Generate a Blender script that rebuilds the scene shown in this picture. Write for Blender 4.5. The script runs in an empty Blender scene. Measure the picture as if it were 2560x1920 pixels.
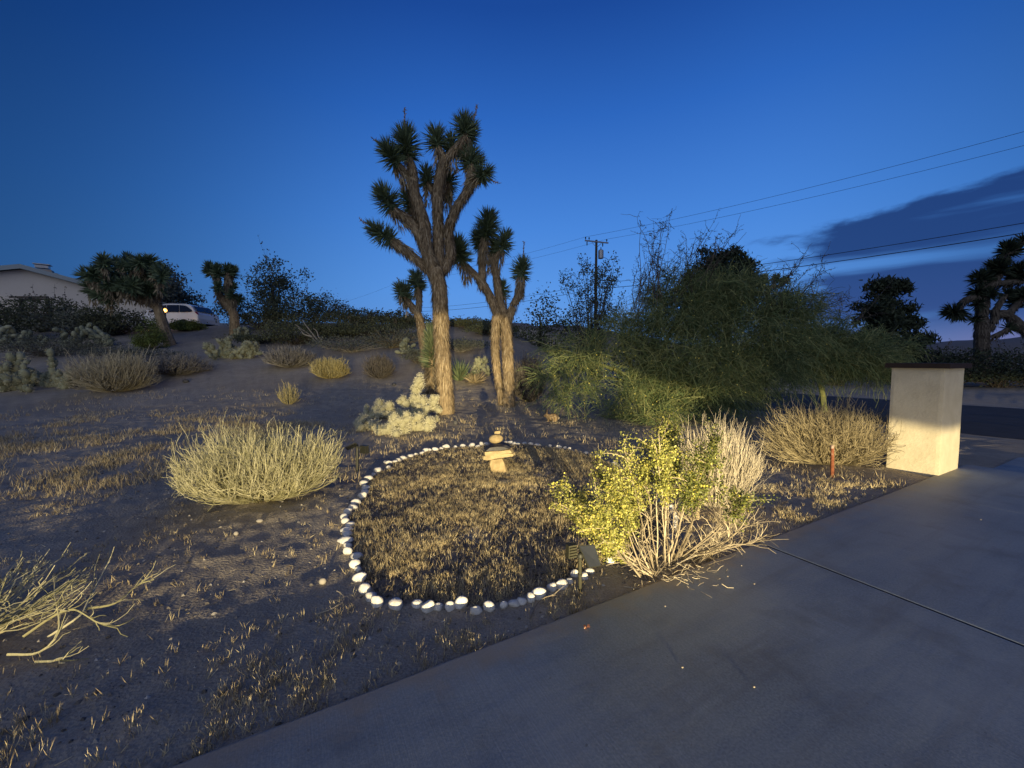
import bpy, math
import numpy as np
from mathutils import Vector

sc = bpy.context.scene
COL = sc.collection
RNG = np.random.default_rng(7)

# ------------------------------------------------------------------ camera
CAM_Z = 1.6
PITCH = math.atan(60 / 1000)
cam_d = bpy.data.cameras.new('camera')
cam = bpy.data.objects.new('camera', cam_d)
COL.objects.link(cam)
cam.location = (0, 0, CAM_Z)
cam.rotation_euler = (math.pi / 2 - PITCH, 0, 0)
cam_d.sensor_width = 36
cam_d.lens = 36 * 1000 / 2560
cam_d.clip_start = 0.05
cam_d.clip_end = 20000
sc.camera = cam

# ------------------------------------------------------------------ view
vs = sc.view_settings
vs.view_transform = 'Standard'
vs.look = 'None'
vs.gamma = 1
vs.exposure = 0
vs.use_curve_mapping = False
sc.cycles.use_denoising = True
sc.cycles.max_bounces = 5
sc.cycles.diffuse_bounces = 3
sc.cycles.sample_clamp_indirect = 4.0

# ------------------------------------------------------------------ sky
def srgb(r, g, b):
    f = lambda c: (c / 255 / 12.92) if c <= 10.3 else ((c / 255 + .055) / 1.055) ** 2.4
    return (f(r), f(g), f(b), 1)

world = bpy.data.worlds.new('World')
sc.world = world
world.use_nodes = True
wt = world.node_tree
for n in list(wt.nodes):
    wt.nodes.remove(n)

class NG:
    """tiny node-graph helper"""
    def __init__(self, tree): self.t = tree
    def n(self, typ, **kw):
        nd = self.t.nodes.new(typ)
        for k, v in kw.items(): setattr(nd, k, v)
        return nd
    def link(self, a, b): self.t.links.new(a, b)
    def put(self, sock, v):
        if isinstance(v, bpy.types.NodeSocket): self.link(v, sock)
        else: sock.default_value = v
    def math(self, op, a, b=0.0, c=0.0, clamp=False):
        nd = self.n('ShaderNodeMath', operation=op, use_clamp=clamp)
        self.put(nd.inputs[0], a); self.put(nd.inputs[1], b); self.put(nd.inputs[2], c)
        return nd.outputs[0]
    def smooth(self, v, lo, hi, a=0.0, b=1.0):
        nd = self.n('ShaderNodeMapRange', interpolation_type='SMOOTHSTEP')
        for i, x in enumerate((v, lo, hi, a, b)): self.put(nd.inputs[i], x)
        return nd.outputs[0]
    def mix(self, f, a, b, mode='MIX'):
        nd = self.n('ShaderNodeMix', data_type='RGBA', blend_type=mode)
        self.put(nd.inputs[0], f); self.put(nd.inputs[6], a); self.put(nd.inputs[7], b)
        return nd.outputs[2]
    def ramp(self, f, stops, interp='LINEAR'):
        nd = self.n('ShaderNodeValToRGB')
        nd.color_ramp.interpolation = interp
        el = nd.color_ramp.elements
        while len(el) > 1: el.remove(el[0])
        el[0].position, el[0].color = stops[0]
        for p, c in stops[1:]:
            e = el.new(p); e.color = c
        self.put(nd.inputs[0], f)
        return nd.outputs[0]
    def dot(self, v, w):
        nd = self.n('ShaderNodeVectorMath', operation='DOT_PRODUCT')
        self.link(v, nd.inputs[0]); nd.inputs[1].default_value = w
        return nd.outputs['Value']
    def comb(self, x, y, z):
        nd = self.n('ShaderNodeCombineXYZ')
        for i, q in enumerate((x, y, z)): self.put(nd.inputs[i], q)
        return nd.outputs[0]
    def noise(self, vec, scale, detail=4, rough=.55):
        nd = self.n('ShaderNodeTexNoise')
        if vec is not None: self.link(vec, nd.inputs['Vector'])
        nd.inputs['Scale'].default_value = scale
        nd.inputs['Detail'].default_value = detail
        nd.inputs['Roughness'].default_value = rough
        return nd.outputs[0]

g_ = NG(wt)
tc = g_.n('ShaderNodeTexCoord').outputs['Generated']
sep = g_.n('ShaderNodeSeparateXYZ'); g_.link(tc, sep.inputs[0])
dx, dy, dz = sep.outputs
el = g_.math('MAXIMUM', dz, 0.0)
az = g_.math('ARCTAN2', dx, dy)
base = g_.ramp(el, [(0.0, srgb(112, 158, 222)), (.05, srgb(101, 154, 224)), (.16, srgb(90, 150, 228)), (.30, srgb(72, 133, 217)),
                    (.50, srgb(44, 101, 188)), (.64, srgb(26, 72, 152)), (1.0, srgb(20, 58, 132))])
# the twilight side lies ahead and a little to the right; the sky falls off away from it
daz = g_.math('ABSOLUTE', g_.math('SUBTRACT', az, .20))
fall = g_.smooth(daz, .30, 1.25, 1.0, .30)
base = g_.mix(1.0, base, g_.comb(g_.math('POWER', fall, 1.5), g_.math('POWER', fall, 1.15), fall), 'MULTIPLY')
# cloud bank: long flat layers low on the right, ragged at their near end
nz = g_.noise(g_.comb(g_.math('MULTIPLY', az, 7.0), g_.math('MULTIPLY', el, 22.0), 3.1), 1.0, 6, .58)
nz2 = g_.noise(g_.comb(g_.math('MULTIPLY', az, 3.0), g_.math('MULTIPLY', el, 30.0), 7.7), 1.0, 4, .5)
nzc = g_.math('SUBTRACT', nz, .5)
topl = g_.math('ADD', g_.math('MULTIPLY', az, .10), .194)
edge = g_.math('ADD', g_.math('SUBTRACT', topl, el), g_.math('MULTIPLY', nzc, .075))
c1 = g_.smooth(edge, -.004, .014)
lim = g_.math('ADD', az, g_.math('MULTIPLY', nzc, .30))
c2 = g_.smooth(lim, .555, .65)
gp = g_.math('SUBTRACT', el, g_.math('ADD', .178, g_.math('MULTIPLY', g_.math('SUBTRACT', nz2, .5), .05)))
gap1 = g_.math('MULTIPLY', g_.smooth(g_.math('ABSOLUTE', gp), .002, .021, 1.0, 0.0), g_.smooth(az, .72, 1.05, .8, .25))
gap2 = g_.smooth(nz2, .28, .46, .55, 0.0)
low = g_.smooth(el, .02, .10, .60, 1.0)
cl = g_.math('MULTIPLY', g_.math('MULTIPLY', c1, c2), low)
cl = g_.math('MULTIPLY', cl, g_.math('SUBTRACT', 1.0, g_.math('MAXIMUM', gap1, gap2)))
cl = g_.math('MULTIPLY', cl, .95)
ccol = g_.ramp(el, [(0.0, srgb(86, 100, 150)), (.07, srgb(47, 73, 134)), (.2, srgb(31, 60, 118)), (.5, srgb(25, 50, 104))])
skyc = g_.mix(cl, base, ccol)
# thin pink afterglow on the horizon at the right
pink = g_.math('MULTIPLY', g_.smooth(el, .0, .085, 1.0, 0.0), g_.smooth(az, .70, .95))
skyc = g_.mix(g_.math('MULTIPLY', pink, .48), skyc, srgb(150, 122, 158))
bgA = g_.n('ShaderNodeBackground'); g_.link(skyc, bgA.inputs[0]); bgA.inputs[1].default_value = 1.0
nish = g_.n('ShaderNodeTexSky', sky_type='NISHITA', sun_disc=False)
nish.sun_elevation = math.radians(1.0)
nish.sun_rotation = math.radians(200)
nish.ozone_density = 4
nish.dust_density = 0.2
bgB = g_.n('ShaderNodeBackground'); g_.link(nish.outputs[0], bgB.inputs[0]); bgB.inputs[1].default_value = 0.012
add = g_.n('ShaderNodeAddShader'); g_.link(bgA.outputs[0], add.inputs[0]); g_.link(bgB.outputs[0], add.inputs[1])
wo = g_.n('ShaderNodeOutputWorld'); g_.link(add.outputs[0], wo.inputs[0])

# ------------------------------------------------------------------ last daylight: a broad faint glow from behind the camera
sun_d = bpy.data.lights.new('afterglow', 'SUN')
sun_d.energy = SUN_E = 0.92
sun_d.angle = math.radians(75)
sun_d.color = (.90, .93, .96)
sun = bpy.data.objects.new('afterglow', sun_d); COL.objects.link(sun)
SUN_AZ, SUN_EL = math.radians(188), math.radians(12)      # azimuth clockwise from +Y
sv = Vector((math.sin(SUN_AZ) * math.cos(SUN_EL), math.cos(SUN_AZ) * math.cos(SUN_EL), math.sin(SUN_EL)))
sun.rotation_euler = sv.to_track_quat('Z', 'Y').to_euler()

# ------------------------------------------------------------------ driveway frame: s along the drive, p across it (p = 1.95 is its edge)
DS = np.array([.876, .482]); DS = DS / np.linalg.norm(DS)
DP = np.array([-DS[1], DS[0]])
EDGE = 1.95
def sp(s, p, z=0.0):
    q = DS * s + DP * p
    return np.array([q[0], q[1], z])

# ------------------------------------------------------------------ dipped headlights of a car standing behind the camera
# each lamp has a dipped-beam pattern: even spread ahead, a sharp cut-off line that climbs towards the left
def headlight(x, y, z, watts, cutline):
    L = bpy.data.lights.new('low_beam', 'POINT')
    L.energy = watts
    L.shadow_soft_size = 0.02
    L.color = (1.0, .80, .42)
    L.use_nodes = True
    t = NG(L.node_tree)
    em = [n for n in L.node_tree.nodes if n.type == 'EMISSION'][0]
    inc = t.n('ShaderNodeNewGeometry').outputs['Incoming']
    fa = t.dot(inc, (0, 1, 0)); fb = t.dot(inc, (1, 0, 0)); fz = t.dot(inc, (0, 0, 1))
    front = t.smooth(fa, .3, .6)
    tanp = t.math('DIVIDE', fb, t.math('MAXIMUM', fa, .05))
    e = t.ramp(t.math('ADD', tanp, .6), [(math.tan(math.radians(d)) + .6, (v, v, v, 1)) for d, v in cutline])
    h = t.math('SUBTRACT', fz, e)
    cut = t.math('ADD', t.smooth(h, -.006, .005, .88, .0), t.smooth(h, -.006, .075, .12, .015))
    lat = t.ramp(t.math('ADD', tanp, .6), [(q + .6, (v, v, v, 1)) for q, v in ((-.58, .14), (-.45, .36), (-.30, .60), (-.20, .85), (-.14, 1.45), (-.06, 1.40), (0.0, 1.20), (.30, 1.0), (.38, .9))])
    down = t.smooth(fz, -.040, -.026, DOWN, 1.0)
    st = t.math('MULTIPLY', t.math('MULTIPLY', t.math('MULTIPLY', lat, front), cut), down)
    t.link(st, em.inputs['Strength'])
    o = bpy.data.objects.new('low_beam', L); COL.objects.link(o)
    o.location = (x, y, z)
    return o
BEAM, DOWN = 18500, .10
headlight(1.6, -13.0, .45, BEAM, [(-30, .10), (-10, .10), (-4.2, .096), (-3.4, .046), (-2.6, .040), (-1.7, .060), (1.5, .058), (4, .034), (6, .026), (9.4, .0205), (12, .0135), (13.1, .0094)])
headlight(3.0, -13.0, .45, BEAM * .75, [(-30, .052), (-7.5, .048), (-5.5, .030), (0, .021), (6, .015), (8.6, .0125), (9.7, .0088)])

# ------------------------------------------------------------------ value noise
def _h(ix, iy, seed):
    n = (ix.astype(np.int64) * 374761393 + iy.astype(np.int64) * 668265263 + seed * 1442695041) & 0xFFFFFFFF
    n = ((n ^ (n >> 13)) * 1274126177) & 0xFFFFFFFF
    return ((n ^ (n >> 16)) & 0xFFFF) / 65535.0
def vnoise(x, y, seed=0):
    x = np.asarray(x, float); y = np.asarray(y, float)
    ix = np.floor(x); iy = np.floor(y); fx = x - ix; fy = y - iy
    fx = fx * fx * (3 - 2 * fx); fy = fy * fy * (3 - 2 * fy)
    a = _h(ix, iy, seed); b = _h(ix + 1, iy, seed); c = _h(ix, iy + 1, seed); d = _h(ix + 1, iy + 1, seed)
    return (a + (b - a) * fx) * (1 - fy) + (c + (d - c) * fx) * fy
def fbm(x, y, seed=0, oct=4):
    s = 0; amp = .5; t = 0
    for i in range(oct):
        s = s + amp * vnoise(x * 2 ** i, y * 2 ** i, seed + i * 17); t += amp; amp *= .5
    return s / t

# ------------------------------------------------------------------ terrain
_py = np.array([-5000, 0, 2.5, 5, 7.5, 10, 12.5, 14, 16, 20, 26, 30, 36, 60, 200, 9000.])
_pz = np.array([0, 0, 0, .06, .19, .36, .68, 1.0, 1.45, 2.30, 3.75, 4.2, 4.9, 5.6, 6.0, 0.])
def sstep(x, a, b):
    t = np.clip((x - a) / (b - a), 0, 1); return t * t * (3 - 2 * t)
def ground(x, y):
    x = np.asarray(x, float); y = np.asarray(y, float)
    w = 1 - .97 * sstep(x - .12 * np.maximum(y - 10, 0), -2.5, 7.0)
    z = np.interp(y, _py, _pz) * w
    p = x * DP[0] + y * DP[1]; s = x * DS[0] + y * DS[1]
    q = p - EDGE
    z = z + .012 * np.clip(q, 0, 4)
    off = sstep(q, .02, .5)
    rough = (fbm(x * .8, y * .8, 3, 3) - .5) * .07 + (fbm(x * 8, y * 8, 9, 3) - .5) * .034
    far = np.clip(np.hypot(x, y) / 8, 1, 12)
    rough = rough * off * np.where(far > 1, far ** .5, 1)
    und = np.where((q < .02) & (s < 9.0), -.05, 0)      # dug out a little under the slab
    road = sstep(s, 12.0, 13.0) * (1 - sstep(s, 22, 23.5))
    return -.045 + (z + rough) * (1 - road) + und

CT, ST = math.cos(PITCH), math.sin(PITCH)
def ray(px, py):
    x = (px - 1280) / 1000; v = (960 - py) / 1000
    return np.array([x, CT + v * ST, -ST + v * CT])
def P(px, py, Y):
    """world point at depth Y seen at photo pixel (px, py)"""
    d = ray(px, py); t = Y / d[1]
    return np.array([d[0] * t, Y, CAM_Z + d[2] * t])
_T = np.concatenate([np.linspace(.8, 30, 1500), np.geomspace(30.1, 400, 400)])
def G(px, py):
    """where the ray through a photo pixel meets the ground"""
    d = ray(px, py)
    X = d[0] * _T; Y = d[1] * _T; Z = CAM_Z + d[2] * _T
    below = Z < ground(X, Y)
    i = int(np.argmax(below)) if below.any() else len(_T) - 1
    x, y = X[i], Y[i]
    return np.array([x, y, float(ground(x, y))])
def atg(px, Y):
    """ground point at depth Y in the photo column px"""
    x = (px - 1280) / 1000 * Y * 1.0
    return np.array([x, Y, float(ground(x, Y))])

# ------------------------------------------------------------------ mesh collector
class MB:
    def __init__(self):
        self.v = []; self.f = []; self.t = []; self.n = 0
    def add(self, verts, faces, tone=None):
        verts = np.asarray(verts, float).reshape(-1, 3); faces = np.asarray(faces, int)
        if len(verts) == 0: return self
        self.v.append(verts); self.f.append(faces + self.n)
        if tone is None: tone = np.full(len(verts), .5)
        self.t.append(np.broadcast_to(np.asarray(tone, float), (len(verts),)))
        self.n += len(verts)
        return self
    def mesh(self, name, origin=(0, 0, 0), smooth=False):
        V = np.concatenate(self.v) - np.asarray(origin)
        loops = np.concatenate([f.reshape(-1) for f in self.f])
        sizes = np.concatenate([np.full(len(f), f.shape[1]) for f in self.f])
        me = bpy.data.meshes.new(name)
        me.vertices.add(len(V)); me.vertices.foreach_set('co', V.astype(np.float32).ravel())
        me.loops.add(len(loops)); me.loops.foreach_set('vertex_index', loops.astype(np.int32))
        me.polygons.add(len(sizes))
        me.polygons.foreach_set('loop_start', np.concatenate([[0], np.cumsum(sizes)[:-1]]).astype(np.int32))
        me.polygons.foreach_set('loop_total', sizes.astype(np.int32))
        me.polygons.foreach_set('use_smooth', np.full(len(sizes), bool(smooth)))
        at = me.attributes.new('tone', 'FLOAT', 'POINT')
        at.data.foreach_set('value', np.concatenate(self.t).astype(np.float32))
        me.update(calc_edges=True)
        return me
    def build(self, name, mat, parent=None, origin=None, smooth=False):
        if origin is None: origin = ORG.get(parent.name, (0, 0, 0)) if parent else (0, 0, 0)
        me = self.mesh(name, origin, smooth)
        me.materials.append(mat)
        o = bpy.data.objects.new(name, me); COL.objects.link(o)
        if parent is not None:
            o.parent = parent; ORG[o.name] = tuple(origin)
        else:
            o.location = tuple(origin); ORG[o.name] = tuple(origin)
        return o
ORG = {}
def tag(o, label, cat, group=None, kind=None):
    o['label'] = label; o['category'] = cat
    if group: o['group'] = group
    if kind: o['kind'] = kind
    return o
def thing(name, label, cat, loc, group=None):
    o = bpy.data.objects.new(name, None); COL.objects.link(o)
    o.empty_display_size = .1
    o.location = tuple(loc); ORG[o.name] = tuple(loc)
    return tag(o, label, cat, group)

def unit(v):
    v = np.asarray(v, float); return v / np.maximum(np.linalg.norm(v, axis=-1, keepdims=True), 1e-9)
def rnd_dir(n, rng=RNG):
    return unit(rng.normal(size=(n, 3)))

def tubes(mb, Pp, R, sides=3, tone=None, cap=False):
    """n tubes along polylines Pp (n,k,3) with radii R (n,k)"""
    Pp = np.asarray(Pp, float); n, k, _ = Pp.shape
    if n == 0: return mb
    R = np.broadcast_to(np.asarray(R, float), (n, k))
    T = np.gradient(Pp, axis=1); T = unit(T)
    ref = np.where(np.abs(T[..., 2:3]) > .9, np.array([1., 0, 0]), np.array([0, 0, 1.]))
    N = unit(np.cross(T, ref)); B = np.cross(T, N)
    a = np.arange(sides) * 2 * np.pi / sides
    V = Pp[:, :, None] + R[:, :, None, None] * (np.cos(a)[:, None] * N[:, :, None] + np.sin(a)[:, None] * B[:, :, None])
    i = np.arange(n)[:, None, None]; j = np.arange(k - 1)[None, :, None]; s = np.arange(sides)[None, None, :]
    b0 = (i * k + j) * sides; s1 = (s + 1) % sides
    F = np.stack([b0 + s, b0 + s1, b0 + sides + s1, b0 + sides + s], -1).reshape(-1, 4)
    if tone is None: tone = RNG.random(n)
    tone = np.asarray(tone, float)
    tt = np.repeat(tone, k * sides) if tone.ndim == 1 else np.repeat(tone.reshape(-1), sides)
    mb.add(V.reshape(-1, 3), F, tt)
    if cap:
        for e in range(n):
            for jj in (0, k - 1):
                c = mb.n - n * k * sides + (e * k + jj) * sides
                idx = np.arange(sides)[None] + c - mb.n
                mb.f.append(idx + mb.n)
    return mb

def blades(mb, base, dirv, length, width, bend=0.0, tone=None, rng=RNG, side=None):
    """tapered two-segment leaves"""
    base = np.asarray(base, float); n = len(base)
    if n == 0: return mb
    d = unit(dirv)
    if side is None: side = unit(np.cross(d, rnd_dir(n, rng)))
    length = np.broadcast_to(np.asarray(length, float), (n,))[:, None]
    width = np.broadcast_to(np.asarray(width, float), (n,))[:, None]
    up = unit(np.cross(side, d))
    bend = np.broadcast_to(np.asarray(bend, float), (n,))[:, None]
    m = base + d * length * .5
    e = base + d * length + up * length * bend
    V = np.stack([base - side * width * .5, base + side * width * .5, m + side * width * .42, m - side * width * .42, e], 1)
    o = np.arange(n)[:, None] * 5
    if tone is None: tone = rng.random(n)
    off = mb.n
    mb.add(V.reshape(-1, 3), o + np.array([[0, 1, 2, 3]]), np.repeat(tone, 5))
    mb.f.append(off + o + np.array([[3, 2, 4]]))
    return mb

def leaves(mb, c, size, tone=None, rng=RNG, aspect=.6, nrm=None):
    """small diamond leaves"""
    c = np.asarray(c, float); n = len(c)
    if n == 0: return mb
    u = rnd_dir(n, rng); w = unit(np.cross(u, rnd_dir(n, rng)))
    s = np.broadcast_to(np.asarray(size, float), (n,))[:, None]
    V = np.stack([c - u * s * .5, c + w * s * aspect * .5, c + u * s * .5, c - w * s * aspect * .5], 1)
    F = np.arange(n)[:, None] * 4 + np.array([[0, 1, 2, 3]])
    if tone is None: tone = rng.random(n)
    return mb.add(V.reshape(-1, 3), F, np.repeat(tone, 4))

def bezier(p0, p1, p2, k):
    t = np.linspace(0, 1, k)[None, :, None]
    return (1 - t) ** 2 * p0[:, None] + 2 * t * (1 - t) * p1[:, None] + t * t * p2[:, None]

def catmull(pts, step):
    pts = np.asarray(pts, float)
    if len(pts) < 3:
        n = max(2, int(np.linalg.norm(pts[1] - pts[0]) / step) + 1)
        return pts[0] + (pts[1] - pts[0]) * np.linspace(0, 1, n)[:, None]
    q = np.vstack([2 * pts[0] - pts[1], pts, 2 * pts[-1] - pts[-2]])
    out = []
    for i in range(1, len(q) - 2):
        n = max(2, int(np.linalg.norm(q[i + 1] - q[i]) / step))
        t = np.linspace(0, 1, n, endpoint=False)[:, None]
        a, b, c, d = q[i - 1], q[i], q[i + 1], q[i + 2]
        out.append(.5 * (2 * b + (c - a) * t + (2 * a - 5 * b + 4 * c - d) * t ** 2 + (3 * b - a - 3 * c + d) * t ** 3))
    out.append(pts[-1][None])
    return np.concatenate(out)

def box(mb, c, size, rz=0.0, tone=.5, taper=1.0):
    c = np.asarray(c, float); hx, hy, hz = np.asarray(size, float) / 2
    v = np.array([[x, y, z] for z in (-hz, hz) for x, y in ((-hx, -hy), (hx, -hy), (hx, hy), (-hx, hy))])
    v[4:, :2] *= taper
    ca, sa = math.cos(rz), math.sin(rz)
    v = np.stack([v[:, 0] * ca - v[:, 1] * sa, v[:, 0] * sa + v[:, 1] * ca, v[:, 2]], 1) + c
    return mb.add(v, [[3, 2, 1, 0], [4, 5, 6, 7], [0, 1, 5, 4], [1, 2, 6, 5], [2, 3, 7, 6], [3, 0, 4, 7]], tone)

def ball(nu=10, nv=7):
    """unit sphere grid, closed by pole fans"""
    v = [[0, 0, -1.]]
    for j in range(1, nv):
        b = -math.pi / 2 + math.pi * j / nv
        for i in range(nu):
            a = 2 * math.pi * i / nu
            v.append([math.cos(b) * math.cos(a), math.cos(b) * math.sin(a), math.sin(b)])
    v.append([0, 0, 1.])
    v = np.array(v); q = []; t = []
    for j in range(nv - 2):
        for i in range(nu):
            q.append([1 + j * nu + i, 1 + j * nu + (i + 1) % nu, 1 + (j + 1) * nu + (i + 1) % nu, 1 + (j + 1) * nu + i])
    for i in range(nu):
        t.append([0, 1 + (i + 1) % nu, 1 + i])
        l = 1 + (nv - 2) * nu
        t.append([l + i, l + (i + 1) % nu, len(v) - 1])
    return v, np.array(q), np.array(t)
def add_ball(mb, c, r, rz=0, nu=10, nv=7, lump=0.0, tone=.5, rng=RNG, flat=None, tilt=None):
    v, q, t = ball(nu, nv)
    if lump:
        k = rng.normal(size=(5, 3)) * 1.3; ph = rng.random(5) * 6.28
        v = v * (1 + lump * np.sin(v @ k.T + ph).sum(1, keepdims=True) / 2.2)
    v = v * np.asarray(r, float)
    if tilt is not None:
        ax, ang = tilt; ax = unit(ax)
        v = v * math.cos(ang) + np.cross(ax, v) * math.sin(ang) + ax * (v @ ax)[:, None] * (1 - math.cos(ang))
    ca, sa = math.cos(rz), math.sin(rz)
    v = np.stack([v[:, 0] * ca - v[:, 1] * sa, v[:, 0] * sa + v[:, 1] * ca, v[:, 2]], 1) + np.asarray(c)
    off = mb.n
    mb.add(v, q, tone); mb.f.append(t + off)
    return mb

# ------------------------------------------------------------------ materials
MATS = {}
def mat(name, c1, c2=None, rough=.9, nscale=None, nmix=.5, bump=0.0, bscale=30, spec=.25, stretch=None, metal=0.0, emit=None, c3=None, trans=0.0):
    m = bpy.data.materials.new(name); m.use_nodes = True
    t = NG(m.node_tree)
    b = [n for n in m.node_tree.nodes if n.type == 'BSDF_PRINCIPLED'][0]
    b.inputs['Roughness'].default_value = rough
    b.inputs['Specular IOR Level'].default_value = spec
    b.inputs['Metallic'].default_value = metal
    c2 = c2 or c1
    at = t.n('ShaderNodeAttribute', attribute_name='tone').outputs['Fac']
    vec = t.n('ShaderNodeTexCoord').outputs['Object']
    if stretch:
        mp = t.n('ShaderNodeMapping'); mp.inputs['Scale'].default_value = stretch
        t.link(vec, mp.inputs['Vector']); vec = mp.outputs[0]
    f = at
    if nscale:
        nz = t.noise(vec, nscale, 5, .6)
        nz = t.smooth(nz, .3, .7)
        f = t.math('ADD', t.math('MULTIPLY', at, 1 - nmix), t.math('MULTIPLY', nz, nmix))
    stops = [(0.0, (*c1, 1)), (1.0, (*c2, 1))] if c3 is None else [(0.0, (*c1, 1)), (.55, (*c2, 1)), (1.0, (*c3, 1))]
    t.link(t.ramp(f, stops), b.inputs['Base Color'])
    if bump:
        bn = t.n('ShaderNodeBump'); bn.inputs['Strength'].default_value = bump; bn.inputs['Distance'].default_value = .02
        t.link(t.noise(vec, bscale, 6, .65), bn.inputs['Height']); t.link(bn.outputs[0], b.inputs['Normal'])
    if emit:
        b.inputs['Emission Color'].default_value = (*emit[0], 1); b.inputs['Emission Strength'].default_value = emit[1]
    if trans:
        tr = t.n('ShaderNodeBsdfTranslucent'); t.link(t.ramp(f, stops), tr.inputs[0])
        ms = t.n('ShaderNodeMixShader'); ms.inputs[0].default_value = trans
        out = [n for n in m.node_tree.nodes if n.type == 'OUTPUT_MATERIAL'][0]
        t.link(b.outputs[0], ms.inputs[1]); t.link(tr.outputs[0], ms.inputs[2]); t.link(ms.outputs[0], out.inputs[0])
    MATS[name] = m
    return m

mat('joshua_bark', (.065, .048, .031), (.33, .25, .155), nscale=14, nmix=.28, bump=1.0, bscale=26, stretch=(1, 1, .42), c3=(.60, .50, .34))
mat('joshua_leaf', (.06, .095, .052), (.13, .18, .095), rough=.55, spec=.4, c3=(.24, .28, .15))
mat('joshua_straw', (.20, .16, .10), (.46, .38, .25))
mat('stalk', (.28, .20, .14), (.42, .32, .22))
mat('broom', (.26, .25, .13), (.66, .62, .42), rough=.85)
mat('broom_pale', (.24, .21, .16), (.56, .50, .40), rough=.85)
mat('broom_tan', (.15, .125, .075), (.40, .34, .215), rough=.85)
mat('broom_straw', (.26, .23, .155), (.56, .51, .37), rough=.85)
mat('broom_grey', (.15, .14, .125), (.36, .34, .31), rough=.9)
mat('broom_dark', (.075, .065, .055), (.20, .18, .16), rough=.9)
mat('broom_gold', (.36, .30, .12), (.60, .52, .26), rough=.9)
mat('creosote_stem', (.17, .14, .10), (.50, .43, .32), rough=.85)
mat('creosote_leaf', (.045, .060, .016), (.17, .185, .045), rough=.5, spec=.4, c3=(.38, .36, .10))
mat('flower', (.58, .50, .08), (.74, .66, .20), rough=.7)
mat('far_leaf', (.05, .062, .035), (.125, .14, .08), rough=.8)
mat('far_leaf_grey', (.07, .085, .07), (.17, .18, .14), rough=.8)
mat('far_leaf_green', (.08, .12, .03), (.20, .24, .07), rough=.8)
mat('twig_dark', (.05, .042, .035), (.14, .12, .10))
mat('verde_twig', (.062, .105, .046), (.155, .20, .085), rough=.75, c3=(.30, .31, .135))
mat('verde_limb', (.13, .15, .05), (.26, .27, .11), rough=.7, nscale=9, bump=.3)
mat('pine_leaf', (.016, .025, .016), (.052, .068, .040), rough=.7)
mat('cholla_joint', (.32, .31, .19), (.58, .55, .38), nscale=40, bump=.5, bscale=70, rough=.8)
mat('cholla_spine', (.60, .57, .40), (.82, .79, .62), rough=.6)
mat('cholla_far', (.17, .19, .13), (.39, .40, .28), nscale=10, bump=.6, bscale=60)
mat('grass_straw', (.20, .155, .095), (.47, .385, .235), rough=.85, c3=(.74, .65, .43))
mat('white_stone', (.52, .505, .48), (.84, .83, .81), rough=.85, nscale=14, nmix=.6, bump=.5, bscale=30)
mat('tan_stone', (.20, .145, .075), (.48, .39, .235), rough=.9, nscale=9, nmix=.6, bump=.8, bscale=26)
mat('dark_slate', (.05, .05, .055), (.12, .12, .125), rough=.8, nscale=12, bump=.4)
mat('pebble', (.10, .09, .08), (.30, .27, .23), rough=.9, c3=(.55, .52, .47))
mat('mulch', (.03, .028, .027), (.16, .145, .13), rough=.85)
mat('black_plastic', (.022, .023, .02), (.04, .042, .035), rough=.5, spec=.4)
mat('olive_plastic', (.030, .030, .020), (.045, .044, .028), rough=.55, spec=.35)
mat('solar_cell', (.022, .026, .038), (.035, .04, .055), rough=.5, spec=.25, nscale=20)
mat('lens', (.45, .45, .42), (.55, .55, .5), rough=.15, spec=.5)
mat('stucco', (.56, .50, .37), (.66, .60, .46), rough=.95, nscale=4, nmix=.8, bump=.32, bscale=30)
mat('cap_brown', (.026, .017, .014), (.045, .030, .024), rough=.75, nscale=10)
mat('rust', (.11, .035, .02), (.24, .085, .045), rough=.9, nscale=18, bump=.3, c3=(.62, .50, .40))
mat('weathered_wood', (.50, .38, .20), (.74, .62, .40), rough=.9, nscale=16, stretch=(1, 1, .15), bump=.4)
mat('pole_wood', (.045, .036, .03), (.11, .09, .075), rough=.9, nscale=8, stretch=(1, 1, .1))
mat('white_paint', (.70, .70, .70), (.80, .80, .80), rough=.4)
mat('galvanised', (.30, .31, .33), (.42, .43, .45), rough=.5, metal=.6)
mat('wire', (.02, .02, .022), (.03, .03, .03), rough=.6)
mat('wall_siding', (.66, .60, .52), (.72, .66, .58), rough=.9, nscale=1.5)
mat('roof_shingle', (.16, .18, .19), (.24, .27, .28), rough=.85, nscale=3)
mat('fascia', (.30, .36, .38), (.36, .42, .44), rough=.6)
mat('chimney_stucco', (.30, .26, .21), (.40, .35, .29), rough=.9, nscale=3)
mat('car_paint', (.74, .75, .77), (.80, .81, .83), rough=.25, spec=.5)
mat('car_glass', (.012, .014, .02), (.02, .022, .03), rough=.05, spec=.6)
mat('tyre', (.02, .02, .02), (.035, .035, .035), rough=.9)
mat('tail_lamp', (.30, .02, .02), (.40, .03, .03), rough=.2)
mat('bulb', (1, .7, .35), emit=((1.0, .45, .10), 4.0))
mat('fur', (.12, .075, .04), (.28, .20, .11), rough=1.0, nscale=40, c3=(.62, .57, .48))
mat('asphalt', (.045, .045, .048), (.075, .075, .078), rough=.85, nscale=2.5, bump=.4, bscale=90)
mat('twig_litter', (.24, .20, .15), (.50, .44, .34), rough=.9)
mat('mountain', (.16, .15, .15), (.22, .20, .19), rough=1.0, nscale=.002)

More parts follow.
